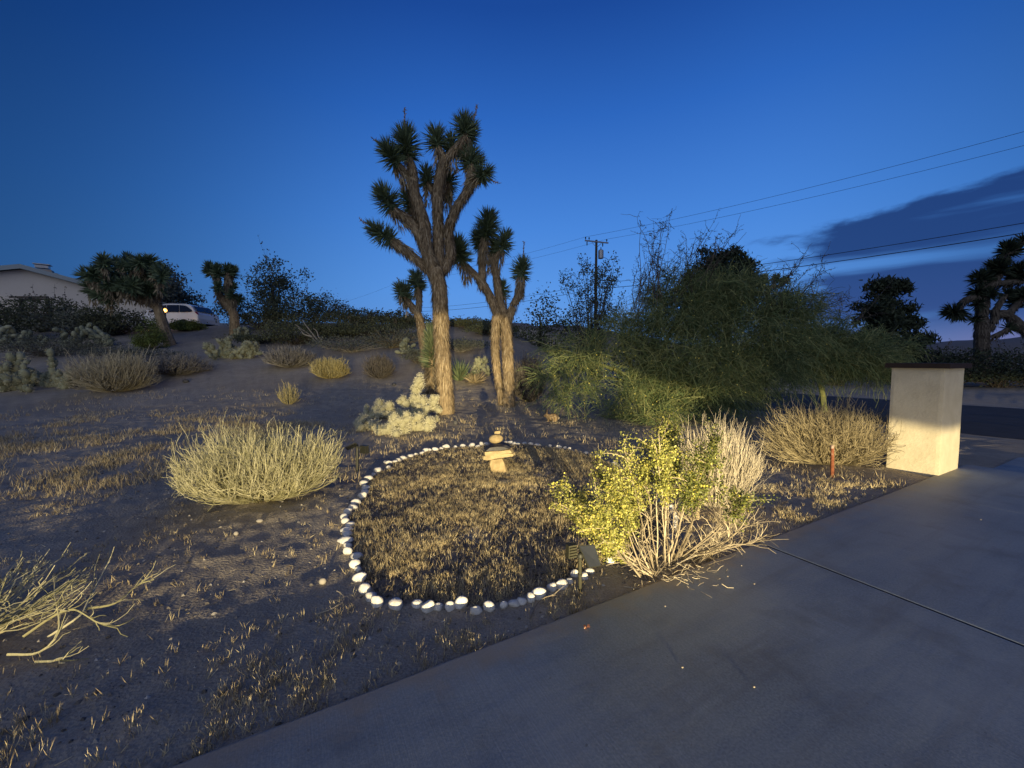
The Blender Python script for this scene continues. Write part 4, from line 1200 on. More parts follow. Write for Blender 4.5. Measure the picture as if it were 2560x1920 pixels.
# palo verde: green limbs, long fine hanging twigs, some yellow bloom
def verde(name, label, base, limbs, blobs, ntw, nfl, seed, r=.0055, bare=(), L=(.22, .75), Y=9.5, hang=.35):
    rng = np.random.default_rng(seed)
    root = thing(name, label, 'tree', base)
    pts = []
    for li, (q, r0, r1) in enumerate(limbs):
        w = np.array([P(x, y, Y + dy) for x, y, dy in q]); 
        c = catmull(w, .12); k = len(c); pts.append(c)
        mb = MB(); tubes(mb, wiggle(c[None], .03, rng), np.linspace(r0, r1, k)[None], 7, tone=rng.random(1))
        mb.build('trunk' if li == 0 else 'limb', MATS['verde_limb'], root)
    tot = sum(b[2] * b[3] * b[6] for b in blobs)
    mbt = MB(); mbf = MB()
    for x, y, rx, ry, dy, rz, wgt in blobs:
        m = int(ntw * rx * ry * wgt / tot); f = int(nfl * rx * ry * wgt / tot * (4 if x < 1600 and y > 850 else .5))
        c = P(x, y, Y + dy); A = np.array([rx / 1000 * Y, rz, ry / 1000 * Y])
        nc = max(5, m // 42); cu = rnd_dir(nc, rng) * (rng.random((nc, 1)) ** .40)
        u = cu[rng.integers(0, nc, m)] + rng.normal(size=(m, 3)) * .13
        st = c + u * A
        d = unit(u * [.8, .8, .5] + rng.normal(size=(m, 3)) * .85)
        LL = rng.uniform(*L, (m, 1))
        en = st + d * LL + np.array([0, 0, -1]) * LL * hang * rng.uniform(.1, 1.1, (m, 1))
        mid = st + d * LL * .6 + [0, 0, .08]
        cur = wiggle(bezier(st, mid, en, 6), .045, rng)
        cur[..., 2] = np.maximum(cur[..., 2], ground(cur[..., 0], cur[..., 1]) + .04)
        tubes(mbt, cur, np.linspace(r * 1.2, r * .6, 6)[None], 3, tone=rng.random(m))
        if f:
            i = rng.integers(0, m, f); leaves(mbf, cur[i, rng.integers(3, 6, f)] + rng.normal(size=(f, 3)) * .02, .035, rng=rng, aspect=.9)
    mbt.build('crown', MATS['verde_twig'], root)['kind'] = 'stuff'
    if mbf.n: mbf.build('flowers', MATS['flower'], root)['kind'] = 'stuff'
    if bare:
        mb = MB()
        for x0, y0, x1, y1, n, sprd in bare:
            p0 = P(x0, y0, Y) + rng.normal(size=(n, 3)) * .15; p2 = P(x1, y1, Y) + rng.normal(size=(n, 3)) * [sprd, sprd, sprd * .7]
            cur = wiggle(bezier(p0, (p0 + p2) / 2 + rng.normal(size=(n, 3)) * .12, p2, 10), .07, rng)
            tubes(mb, cur, np.linspace(.013, .004, 10)[None], 3)
            m = n * 9; i = rng.integers(0, n, m); j = rng.integers(4, 10, m); s = cur[i, j]
            e = s + (rnd_dir(m, rng) + [0, 0, .4]) * rng.uniform(.12, .4, (m, 1))
            tubes(mb, wiggle(bezier(s, (s + e) / 2, e, 5), .04, rng), np.linspace(.006, .003, 5)[None], 3)
            m2 = m * 4; i = rng.integers(0, m, m2)
            leaves(mb, s[i] + (e[i] - s[i]) * rng.random((m2, 1)) + rng.normal(size=(m2, 3)) * .015, .035, rng=rng)
        mb.build('bare_shoots', MATS['twig_dark'], root)['kind'] = 'stuff'
    return root
bV = G(1610, 1040)
YV = bV[1]
verde('palo_verde_tree', 'big hazy green palo verde drooping to the ground behind the creosote', bV, [
    ([(1610, 1042, 0), (1592, 985, 0), (1580, 950, -.1), (1530, 922, -.5)], .10, .05),
    ([(1598, 1000, 0), (1640, 900, .2), (1700, 790, .4), (1740, 700, .5)], .09, .035),
    ([(1590, 975, 0), (1565, 880, -.2), (1540, 830, -.2)], .06, .03),
    ([(1605, 1020, 0), (1700, 960, .2), (1830, 880, .4), (1950, 800, .5)], .085, .03),
    ([(1530, 922, -.5), (1470, 900, -.7), (1400, 870, -.9)], .045, .02),
    ([(1585, 960, 0), (1520, 945, -.4), (1450, 960, -.8)], .045, .02),
], [  # px, py, rx, ry, dy, depth radius, weight
    (1470, 880, 80, 45, -.6, .6, 1.0), (1420, 950, 62, 52, -.7, .55, 1.25), (1570, 840, 70, 60, 0, .9, .9), (1640, 900, 110, 100, .2, 1.2, 1.1), (1740, 770, 110, 95, .5, 1.2, 1.5), (1800, 725, 90, 50, .6, 1.0, 1.0), (1690, 715, 60, 45, .6, .8, .7),
    (1660, 790, 100, 90, .5, 1.0, 1.4), (1840, 800, 130, 100, .6, 1.4, 1.6), (1750, 920, 150, 90, .1, 1.2, 1.3), (1900, 900, 130, 90, .4, 1.2, 1.4), (1590, 1010, 80, 50, -.8, .7, 1.1), (1700, 1000, 110, 45, -.6, .8, 1.0), (1810, 985, 100, 45, .2, .8, 1.2), (1680, 950, 110, 60, .1, .9, 1.2), (1990, 800, 75, 90, .6, 1.0, 1.3), (1930, 745, 80, 55, .6, 1.0, 1.2)],
    22500, 1500, 141, bare=[(1650, 760, 1645, 545, 9, .30), (1690, 740, 1760, 590, 10, .35), (1600, 780, 1610, 660, 7, .25), (1900, 760, 1960, 690, 8, .4), (1740, 700, 1800, 590, 5, .25), (1960, 780, 2040, 655, 5, .25)], Y=YV)
bV2 = atg(2060, 12.5)
verde('palo_verde_tree', 'lower dark green palo verde spreading left of the gate pillar', bV2, [
    ([(2062, 1034, 0), (2056, 980, 0), (2050, 930, 0), (2090, 850, .2)], .09, .04), ([(2052, 950, 0), (2120, 880, .2), (2180, 840, .3)], .06, .02), ([(2052, 940, 0), (1990, 860, .2)], .06, .02)],
    [(2080, 885, 110, 50, 0, 1.2, 1.2), (2150, 905, 80, 40, 0, 1.0, 1.1), (1990, 895, 100, 45, 0, 1.2, 1.2), (2020, 840, 70, 55, .4, 1.0, 1.0), (2190, 875, 60, 45, .3, .8, .8)],
    8500, 60, 142, bare=[(2080, 850, 2150, 730, 6, .4), (2020, 800, 2080, 740, 6, .3)], Y=12.5, r=.0065)

# ================================================================== cholla cactus
JOINT = []
for i in range(4):
    rng = np.random.default_rng(200 + i)
    mb = MB(); add_ball(mb, (0, 0, .5), (.40, .40, .56), nu=10, nv=8, lump=.03, tone=.4, rng=rng)
    v = mb.v[0]; a = np.arctan2(v[:, 1], v[:, 0])
    mb.v[0] = v * np.stack([1 + .10 * np.sin(a * 5 + v[:, 2] * 9), 1 + .10 * np.sin(a * 5 + v[:, 2] * 9), np.ones(len(v))], -1)
    u = rnd_dir(150, rng); bs = np.array([0, 0, .5]) + u * [.40, .40, .56]
    d = u + rng.normal(size=u.shape) * .45
    m2 = MB(); blades(m2, bs, d, rng.uniform(.16, .34, 150), .035, 0, rng=rng)
    me = mb.mesh('joint', smooth=True); me.materials.append(MATS['cholla_joint'])
    ms = m2.mesh('spines'); ms.materials.append(MATS['cholla_spine'])
    JOINT.append((me, ms))
def cholla_joints(base, W, H, n, l, seed, D=None):
    """connected chain growth inside a low dome"""
    rng = np.random.default_rng(seed); D = D or W
    out = []; tips = []
    for i in range(max(4, n // 14)):
        a = rng.random() * 6.283; r = rng.random() ** .5
        p = np.array([math.cos(a) * r * W * .36, math.sin(a) * r * D * .36, -.02])
        tips.append((p, unit(np.array([math.cos(a) * r * .6, math.sin(a) * r * .6, 1.0])), 0))
    guard = 0
    while len(out) < n and guard < 6000 and tips:
        guard += 1
        i = rng.integers(0, len(tips)); p, d, lv = tips[i]
        d2 = unit(d + rng.normal(size=3) * .55 + [0, 0, .2]); ll = l * rng.uniform(.75, 1.25)
        e = p + d2 * ll * .86
        env = H * math.sqrt(max(.02, 1 - min(.98, (e[0] / (W / 2)) ** 2 + (e[1] / (D / 2)) ** 2)))
        if e[2] > env or e[2] < .01: continue
        out.append((p + base, d2, ll)); tips.append((e, d2, lv + 1))
        if lv > 1 and rng.random() < .25: tips.pop(i)
    return out
def cholla(name, label, base, W, H, n, l, seed, D=None, split=False, m='cholla_far', spines=True, parts=()):
    J = cholla_joints(np.asarray(base), W, H, n, l, seed, D) if n else []
    for i, (px, py, top, wp, nn) in enumerate(parts):
        bb, w_, h_ = at_px(px, py, top, wp)
        J += cholla_joints(bb, w_ * 1.1, h_ * 1.2, nn, l, seed + i * 3, w_ * .9)
    root = thing(name, label, 'cactus', base)
    rng = np.random.default_rng(seed + 1)
    if split:
        for i, (p, d, ll) in enumerate(J):
            me, ms = JOINT[i % 4]
            o = bpy.data.objects.new('joint', me); COL.objects.link(o); o.parent = root
            o.location = tuple(p - np.asarray(base)); o.rotation_euler = Vector(d).to_track_quat('Z', 'Y').to_euler()
            o.scale = (ll, ll, ll)
            s = bpy.data.objects.new('spines', ms); COL.objects.link(s); s.parent = o; s['kind'] = 'stuff'
    else:
        mb = MB(); ms = MB()
        for p, d, ll in J:
            q = Vector(d).to_track_quat('Z', 'Y').to_matrix(); M = np.array(q)
            v, qd, tr = ball(7, 5); v = (v * [.36, .36, .56] + [0, 0, .5]) * ll
            off = mb.n; mb.add(v @ M.T + p, qd, rng.random()); mb.f.append(tr + off)
            if spines:
                u = rnd_dir(26, rng); blades(ms, p + ((u * [.36, .36, .56] + [0, 0, .5]) * ll) @ M.T, u @ M.T, ll * .28, ll * .06, 0, rng=rng)
        mb.build('joints', MATS[m], root, smooth=True)['kind'] = 'stuff'
        if spines: ms.build('spines', MATS['cholla_joint'], root)['kind'] = 'stuff'
    return root
b, W, H = at_px(1005, 1075, 952, 200)
cholla('cholla_cactus', 'pale cream teddy-bear cholla at the foot of the tallest Joshua tree', b, W, H, 0, .17, 211, split=True, parts=[
    (1018, 1050, 920, 95, 74), (945, 1045, 955, 64, 30), (1072, 1050, 965, 64, 30), (925, 1075, 1035, 60, 14), (965, 1082, 1030, 60, 16), (1010, 1085, 1030, 70, 18), (1055, 1075, 1030, 60, 14), (905, 1066, 1040, 40, 8)])
b, W, H = at_px(95, 975, 880, 235)
cholla('cholla_cactus', 'large knobbly cholla at the left edge of the picture', b, W, H * 1.35, 210, .27, 212, D=W * .6, m='cholla_far')
b, W, H = at_px(578, 896, 838, 150)
cholla('cholla_cactus', 'blue-green cholla on bare ground below the stubby Joshua tree', b, W, H * 1.3, 190, .22, 213, D=W * .5)
b, W, H = at_Y(200, 19.5, 800, 150)
cholla('cholla_cactus', 'dim cholla among the shrubs left of the leaning Joshua trunk', b, W, H, 90, .30, 214, spines=False)
b, W, H = at_Y(75, 20, 806, 150)
cholla('cholla_cactus', 'dim cholla below the house wall at the far left', b, W, H, 90, .30, 217, spines=False)
b, W, H = at_Y(1022, 18.0, 842, 52)
cholla('cholla_cactus', 'small pale cholla left of the slim Joshua trunk', b, W, H, 50, .22, 215, spines=False)
b, W, H = at_Y(1205, 14.5, 872, 60)
cholla('cholla_cactus', 'small cholla between the two main trunks', b, W, H, 46, .20, 216)
b, W, H = at_Y(600, 22.5, 812, 70)
cholla('cholla_cactus', 'small grey cholla leaning on the stubby Joshua trunk', b, W, H, 46, .28, 218, spines=False)

# ================================================================== stemless yuccas between the trunks
def yucca(name, label, px, py, R, n, m, seed, dry=False):
    rng = np.random.default_rng(seed); b = G(px, py)
    a = rng.random(n) * 6.283; e = np.radians(rng.uniform(5 if dry else 20, 60 if dry else 85, n))
    d = np.stack([np.cos(a) * np.cos(e), np.sin(a) * np.cos(e), np.sin(e)], -1)
    mb = MB(); blades(mb, b + d * .05, d, R * rng.uniform(.7, 1.1, n), R * .075, rng.normal(size=n) * .06, rng=rng)
    return tag(mb.build(name, MATS[m], origin=b), label, 'plant')
yucca('yucca', 'green spiky yucca right of the tallest trunk', 1148, 952, .75, 120, 'joshua_leaf', 221)
yucca('yucca', 'dry brown yucca rosette between the two main trunks', 1187, 958, .5, 110, 'joshua_straw', 222, True)

# ================================================================== ring of white stones
ORD = ['first', 'second', 'third', 'fourth', 'fifth', 'sixth', 'seventh', 'eighth', 'ninth', 'tenth', 'eleventh', 'twelfth', 'thirteenth', 'fourteenth', 'fifteenth',
       'sixteenth', 'seventeenth', 'eighteenth', 'nineteenth', 'twentieth']
ORD += ['twenty-' + o for o in ORD[:9]] + ['thirtieth'] + ['thirty-' + o for o in ORD[:9]] + ['fortieth'] + ['forty-' + o for o in ORD[:9]]
ARC = {'left': 'along the ring counting left from the cairn', 'front': 'along the front of the ring from the left',
       'right': 'up the right of the ring behind the creosote stems', 'back': 'along the back of the ring from the right end'}
def stone_ring():
    rng = np.random.default_rng(301)
    for arc, i, px, py, ww, hh in RING:
        c = G(px, py + hh * .45); Y = c[1]
        w = max(ww / 1000 * Y * 1.28, .06); h = max(hh / 1000 * Y * 1.15, .045)
        d = w * rng.uniform(.6, .85)
        hz = min(h * .55, w * .5)
        mb = MB()
        add_ball(mb, (c[0], c[1] + d * .2, c[2] + hz * .50), (w / 2, d / 2, hz), nu=12, nv=8, lump=.11, rng=rng, tone=rng.uniform(.3, .9), rz=rng.uniform(-.3, .3), tilt=((0, 1, 0), rng.uniform(-.25, .25)))
        cc = np.array([c[0], c[1] + d * .2, c[2] + hz * .62]); q = (mb.v[0] - cc) / [w / 2, d / 2, hz]
        for _ in range(4):                                   # worn flat faces
            nn = unit(rng.normal(size=3) * [1, 1, .8]); lim = rng.uniform(.55, .85); pr = q @ nn
            q = q - nn * np.maximum(pr - lim, 0)[:, None] * .85
        mb.v[0] = cc + q * [w / 2, d / 2, hz] + rng.normal(size=q.shape) * w * .008
        r = w / h
        shape = 'flat' if r > 1.75 else ('long' if r > 1.45 else ('round' if r > 1.05 else 'upright'))
        size = 'large ' if w > .105 else ('small ' if w < .07 else '')
        o = mb.build('white_stone', MATS['white_stone'], origin=c, smooth=True)
        tag(o, f'{size}{shape} white stone, {ORD[i]} {ARC[arc]}', 'stone', 'white stones of the ring')
stone_ring()
# one more loose stone
for px, py, w, h, lb, m in ((807, 1465, 18, 15, 'loose pale yellowish stone left of the ring', 'pebble'), (1090, 1452, 14, 8, 'small pale stone lying in the grass inside the ring', 'tan_stone'), (1210, 1428, 16, 7, 'flat tan stone chip in the grass inside the ring', 'tan_stone'),
                            (1138, 1062, 12, 10, 'grey round stone at the foot of the tallest Joshua tree', 'dark_slate'), (590, 1185 + 155, 12, 9, 'small pale stone on the dark dirt below the large broom', 'pebble'), (985, 958 + 6, 12, 6, 'dark stone on the bare slope above the cream cholla', 'dark_slate'),
                            (465, 957, 14, 8, 'small dark lump on the bare slope right of the rounded broom', 'dark_slate'), (650, 1306, 16, 8, 'pale flat stone on the dirt under the large broom', 'pebble')):
    c = G(px, py); Y = c[1]; mb = MB(); rng = np.random.default_rng(int(px))
    add_ball(mb, c + [0, 0, h / 2000 * Y], (w / 2000 * Y, w / 2400 * Y, h / 1700 * Y), lump=.08, rng=rng, tone=.7)
    tag(mb.build('loose_stone', MATS[m], origin=c, smooth=True), lb, 'stone')

# ================================================================== cairn
def cairn():
    rng = np.random.default_rng(311)
    b = G(1245, 1184); Y = b[1] + .12; k = Y / 1000
    root = thing('stone_cairn', 'little inukshuk-like stone cairn inside the ring', 'cairn', b)
    def rock(pts_px, depth, m, name='stone', tone=.5, jit=.004, ny=5, label=None):
        """a rock lofted from a pixel outline: the outline is its widest section, shrinking to front and back"""
        o = np.array([P(x, y, Y) for x, y in pts_px]); c = o.mean(0)
        mb = MB(); n = len(o); rows = []
        for j in range(ny):
            t = -1 + 2 * j / (ny - 1); f = (1 - abs(t) ** 3.2 * .16)
            q = c + (o - c) * [f, 1, f] + rng.normal(size=o.shape) * jit; q[:, 1] = Y + t * depth / 2 + rng.normal(size=n) * jit
            rows.append(q)
        V = np.concatenate(rows); F = []
        for j in range(ny - 1):
            for i in range(n): F.append([j * n + i, j * n + (i + 1) % n, (j + 1) * n + (i + 1) % n, (j + 1) * n + i])
        mb.add(V, F, tone)
        mb.f.append(np.arange(n)[None]); mb.f.append(np.arange((ny - 1) * n, ny * n)[None][:, ::-1])
        ob = mb.build(name, MATS[m], root)
        if label: ob['label'] = label
        return ob
    rock([(1225, 1142), (1240, 1140), (1256, 1138), (1262, 1150), (1268, 1166), (1268, 1180), (1255, 1184), (1240, 1181), (1227, 1174), (1222, 1156)], .24, 'tan_stone', label='chunky tan upright base stone', tone=.4)
    rock([(1204, 1144), (1204, 1135), (1225, 1131), (1250, 1128), (1275, 1127), (1289, 1127), (1288, 1133), (1270, 1137), (1240, 1141), (1215, 1145)], .30, 'tan_stone', label='lower layer of the flat yellow slab', tone=.75)
    rock([(1209, 1132), (1208, 1123), (1230, 1121), (1255, 1119), (1280, 1116), (1285, 1126), (1262, 1128), (1235, 1131)], .32, 'tan_stone', label='upper layer of the flat yellow slab', tone=.85)
    rock([(1212, 1122), (1222, 1114), (1240, 1111), (1262, 1110), (1278, 1117), (1255, 1120), (1232, 1122)], .30, 'dark_slate', label='thin dark top layer of the slab under the round stone')  # darker layer forming the flat top of the slab
    mb = MB(); c = P(1240, 1096, Y); add_ball(mb, c, (17.5 * k, 15 * k, 12 * k), nu=14, nv=10, lump=.10, rng=rng, tone=.5, tilt=((0, 1, 0), -.18))
    mb.build('stone', MATS['tan_stone'], root, smooth=True)['label'] = 'round pale boulder head'
    rock([(1235, 1083), (1236, 1077), (1251, 1075), (1252, 1081), (1249, 1084)], .09, 'tan_stone', label='small flat cap stone', tone=.9, ny=4, jit=.001)
    # half-buried flat dark rock in front
    c = G(1255, 1207); mb = MB(); add_ball(mb, c, (.16, .10, .045), lump=.07, rng=rng, tone=.6, nu=14, nv=8)
    tag(mb.build('flat_rock', MATS['dark_slate'], origin=c, smooth=True), 'flat grey rock half buried in front of the cairn', 'stone')
cairn()

# ================================================================== solar spotlights
def solar_light(label, base_px, head, panel, joint, m, seed, lens_dir):
    b = G(*base_px); Y = b[1]
    root = thing('solar_spotlight', label, 'light', b)
    j = P(*joint, Y)
    mb = MB(); tubes(mb, np.array([[b - [0, 0, .05], b + [0, 0, .02], (b + j) / 2, j]]), np.array([[.004, .012, .013, .012]]) * (1.0 if Y < 4 else 1.6), 10, tone=np.array([.5]), cap=True)
    mb.build('stake', MATS[m], root)
    mb = MB(); add_ball(mb, j, (.022, .022, .022), tone=.5); tubes(mb, np.array([[(b + j) / 2 - [0, 0, .006], (b + j) / 2 + [0, 0, .006]]]), np.array([[.017, .017]]), 10, cap=True)
    mb.build('swivel', MATS['black_plastic'], root)
    # lamp head: an open-fronted housing with cooling fins
    (hx, hy, hw, hh), hd, hr = head
    c = P(hx, hy, Y + .02); k = Y / 1000
    mb = MB(); box(mb, c, (hw * k, hd, hh * k), hr, taper=.92)
    ca, sa = math.cos(hr), math.sin(hr)
    for i in range(4): box(mb, c + np.array([-sa * -(hd * .5 + .006), ca * -(hd * .5 + .006), (i - 1.5) * hh * k * .22]), (hw * k * .8, .012, hh * k * .08), hr)
    tubes(mb, np.array([[j, c]]), np.array([[.009, .009]]), 8)
    hd_o = mb.build('lamp_head', MATS[m], root)
    mb = MB(); f = np.array([-sa, ca, 0]) * (hd * .5 + .004)
    box(mb, c + f, (hw * k * .8, .006, hh * k * .75), hr); mb.build('lens', MATS['lens'], hd_o)
    # panel: tilted plate from four pixel corners
    (corners, dys) = panel
    q = np.array([P(x, y, Y + d) for (x, y), d in zip(corners, dys)])
    nrm = unit(np.cross(q[1] - q[0], q[3] - q[0])); nrm = nrm if nrm[2] > 0 else -nrm
    mb = MB(); V = np.concatenate([q, q - nrm * .014]); mb.add(V, [[0, 1, 2, 3], [7, 6, 5, 4], [0, 4, 5, 1], [1, 5, 6, 2], [2, 6, 7, 3], [3, 7, 4, 0]], .5)
    tubes(mb, np.array([[j, q.mean(0) - nrm * .012]]), np.array([[.008, .008]]), 8)
    pn = mb.build('solar_panel', MATS['black_plastic'], root)
    cc = q.mean(0); mb = MB(); mb.add(cc + (q - cc) * .93 + nrm * .002, [[0, 1, 2, 3]], .5); mb.build('cell', MATS['solar_cell'], pn)
    return root
solar_light('near solar spotlight on a stake beside the creosote with its panel tilted up', (1450, 1482), ((1428, 1376, 24, 33), .05, .35),
            ([(1446, 1364), (1486, 1361), (1503, 1415), (1473, 1420)], [.03, .09, .03, -.03]), (1450, 1390), 'olive_plastic', 321, 1)
solar_light('far black solar spotlight on a stake right of the large broom shrub', (893, 1178), ((911, 1123, 22, 20), .06, -.5),
            ([(862, 1118), (888, 1106), (896, 1112), (868, 1124)], [-.08, -.02, .10, .05]), (893, 1118), 'black_plastic', 322, 1)

# ================================================================== gate pillar
def pillar():
    s0, s1, p0, p1 = 7.80, 8.60, 1.93, 2.49
    root = thing('gate_pillar', 'cream stucco gate pillar with a dark brown cap at the driveway end', 'pillar', sp(s0, p0, -.08))
    rng = np.random.default_rng(331)
    cs, cp = (s0 + s1) / 2, (p0 + p1) / 2; hs, hp = (s1 - s0) / 2, (p1 - p0) / 2
    n = 14; rows = 40; H = 1.485
    per = []
    for a, b_ in ((-1, -1), (1, -1), (1, 1), (-1, 1)):
        per.append((a, b_))
    pts = []
    for i in range(4):
        a0 = np.array(per[i]); a1 = np.array(per[(i + 1) % 4])
        for t in np.linspace(0, 1, n, endpoint=False): pts.append(a0 + (a1 - a0) * t)
    pts = np.array(pts); m = len(pts); V = []
    for j in range(rows):
        z = -.12 + (H + .12) * j / (rows - 1)
        corner = (np.abs(pts) > .995).all(1)
        off = (fbm(pts[:, 0] * 3 + pts[:, 1] * 5 + 7, np.full(m, z * 5), 35, 3) - .5) * .012
        f = 1 + off[:, None] - .012 * corner[:, None]
        lean = .012 * (1 - z / H)
        q = pts * f
        V.append(np.stack([DS[0] * (cs + q[:, 0] * hs) + DP[0] * (cp + q[:, 1] * hp), DS[1] * (cs + q[:, 0] * hs) + DP[1] * (cp + q[:, 1] * hp), np.full(m, z)], -1))
    V = np.concatenate(V); i = np.arange(m)[None]; j = np.arange(rows - 1)[:, None]
    F = np.stack([j * m + i, j * m + (i + 1) % m, (j + 1) * m + (i + 1) % m, (j + 1) * m + i], -1).reshape(-1, 4)
    mb = MB().add(V, F, .5); mb.build('shaft', MATS['stucco'], root)
    rz = math.atan2(DS[1], DS[0])
    mb = MB(); box(mb, sp(cs, cp, H + .035), ((s1 - s0) + .12, (p1 - p0) + .12, .07), rz, taper=.985)
    mb.build('cap', MATS['cap_brown'], root)
pillar()

# ================================================================== stakes and posts
def post(name, label, px, base_py, top_py, r, m, cat='post', lean=0.0, sq=False):
    b = G(px, base_py); t = P(px + lean, top_py, b[1])
    mb = MB()
    q = np.linspace(0, 1, 7)[:, None]; c = b - [0, 0, .08] + (t - b + [0, 0, .08]) * q
    tubes(mb, c[None], np.full((1, 7), r) * (1 + .06 * RNG.normal(size=(1, 7))), 4 if sq else 10, tone=.2 + .8 * np.linspace(0, 1, 7)[None] ** 6 if m == 'rust' else np.array([.5]), cap=True)
    return tag(mb.build(name, MATS[m], origin=b, smooth=not sq), label, cat)
post('marker_post', 'short rusty red pipe post with a pale tip in front of the tan broom', 2081, 1194, 1113, .021, 'rust')
post('survey_stake', 'weathered wooden stake standing among the creosote stems', 1745, 1300, 1181, .016, 'weathered_wood', lean=1, sq=True)
for px, top, lb in ((1556, 880, 'left of two white posts seen through the palo verde limbs'), (1573, 882, 'right of two white posts seen through the palo verde limbs')):
    Y = 13.5; b = atg(px, Y); t = P(px, top, Y)
    mb = MB(); tubes(mb, np.array([[b - [0, 0, .1], (b + t) / 2, t]]), np.full((1, 3), .05), 8, tone=np.array([.5]), cap=True)
    tag(mb.build('white_post', MATS['white_paint'], origin=b), lb, 'post', 'white posts')

# ================================================================== cottontail
def rabbit():
    b = G(1379, 1054); Y = b[1]
    me = bpy.data.meshes.new('rabbit')
    # profile in the x-z plane facing left (-x); one continuous mesh by remeshing overlapping volumes
    mb = MB(); k = .27
    def e(c, r, tilt=None): add_ball(mb, np.array(c) * k, np.array(r) * k, nu=16, nv=10, tilt=tilt)
    e((.10, 0, .36), (.42, .27, .32)); e((.30, 0, .32), (.30, .30, .32)); e((-.20, 0, .38), (.28, .22, .26)); e((-.47, 0, .52), (.21, .15, .16)); e((-.62, 0, .48), (.10, .09, .09))
    e((-.36, 0, .48), (.18, .16, .18))
    for s in (-1, 1):
        e((-.40, s * .07, .80), (.055, .035, .24), ((0, 1, 0), .12)); e((.26, s * .24, .22), (.24, .09, .20)); e((.14, s * .24, .06), (.24, .07, .06)); e((-.28, s * .12, .14), (.07, .06, .16)); e((-.36, s * .12, .04), (.11, .055, .045))
    e((.56, 0, .28), (.12, .12, .12))
    o = mb.build('rabbit', MATS['fur'], origin=(0, 0, 0), smooth=True)
    r = o.modifiers.new('join', 'REMESH'); r.mode = 'VOXEL'; r.voxel_size = .006; r.use_smooth_shade = True
    sm = o.modifiers.new('smooth', 'SMOOTH'); sm.factor = .5; sm.iterations = 4
    dg = bpy.context.evaluated_depsgraph_get(); me = bpy.data.meshes.new_from_object(o.evaluated_get(dg))
    o.modifiers.clear(); o.data = me
    co = np.zeros(len(me.vertices) * 3); me.vertices.foreach_get('co', co); co = co.reshape(-1, 3) / k
    tone = np.where(np.hypot(co[:, 0] - .58, co[:, 2] - .26) < .13, 1.0, .42) ; tone = np.where(co[:, 2] < .10, .7, tone)
    tone = tone - .25 * (co[:, 2] > .58)
    at = me.attributes.get('tone') or me.attributes.new('tone', 'FLOAT', 'POINT'); at.data.foreach_set('value', tone.astype(np.float32))
    if not me.materials: me.materials.append(MATS['fur'])
    me.polygons.foreach_set('use_smooth', np.ones(len(me.polygons), bool))
    o.location = tuple(b + [0, 0, .0]); o.rotation_euler = (0, 0, .15)
    for s in (-1, 1):
        m2 = MB(); add_ball(m2, np.array([-.53, s * .125, .555]) * k, np.array([.028, .02, .03]) * k, nu=8, nv=6)
        m2.build('eye', MATS['black_plastic'], parent=o, origin=(0, 0, 0), smooth=True)
    tag(o, 'brown cottontail rabbit crouching on the dirt left of the palo verde', 'rabbit')
rabbit()

# ================================================================== house on the slope
def house():
    pk = P(57, 664, 30); d = unit(np.array([.81, .59, 0])); n = np.array([d[1], -d[0], 0])     # n faces the camera
    zg = 4.0; hw = 7.6; slope = .27
    b = pk.copy(); b[2] = zg
    root = thing('house', 'beige gabled house at the left behind the desert scrub', 'house', b)
    L = 14.0
    back = -n * L
    def prism(poly, ext, mb, tone=.5):
        poly = np.array(poly); k = len(poly); V = np.concatenate([poly, poly + ext])
        mb.add(V, np.array([[i, (i + 1) % k, k + (i + 1) % k, k + i] for i in range(k)]), tone)
        mb.f.append(np.arange(k)[None][:, ::-1] + mb.n - 2 * k); mb.f.append(np.arange(k)[None] + mb.n - k)
        return mb
    top = pk[2] - .28
    wall = [b - d * hw + [0, 0, -3], b + d * hw + [0, 0, -3], b + d * hw + [0, 0, top - hw * slope - zg], b + [0, 0, top - zg], b - d * hw + [0, 0, top - hw * slope - zg]]
    prism(wall, back, MB()).build('wall', MATS['wall_siding'], root)
    for sgn in (-1, 1):
        e = sgn * (hw + .7)
        q = [pk + n * .5, pk + d * e + [0, 0, -abs(e) * slope] + n * .5, pk + d * e + [0, 0, -abs(e) * slope - .2] + n * .5, pk + [0, 0, -.2] + n * .5]
        ro = prism(q, -n * (L + 1), MB()).build('roof', MATS['roof_shingle'], root)
        q = [pk + n * .56 + [0, 0, .02], pk + d * (e + .03 * sgn) + [0, 0, -abs(e) * slope + .02] + n * .56, pk + d * (e + .03 * sgn) + [0, 0, -abs(e) * slope - .30] + n * .56, pk + [0, 0, -.30] + n * .56]
        prism(q, -n * .05, MB()).build('fascia_board', MATS['fascia'], ro)
    # chimney on the right slope
    c = P(112, 700, 33.5)
    mb = MB(); rz = math.atan2(d[1], d[0])
    box(mb, c + [0, 0, -.2], (1.7, 1.2, 1.5), rz); box(mb, c + [0, 0, .65], (1.15, .9, .35), rz, taper=.8)
    ch = mb.build('chimney', MATS['chimney_stucco'], root)
    mb = MB(); box(mb, c + [-.1, 0, 1.05], (.75, .6, .22), rz); box(mb, c + [-.1, 0, 1.24], (.95, .75, .07), rz); mb.build('chimney_cap', MATS['galvanised'], ch)
    # roof vent box further down the slope
    mb = MB(); v = P(178, 704, 35.5); box(mb, v, (1.3, 1.0, .5), rz); mb.build('roof_vent', MATS['roof_shingle'], root)
house()
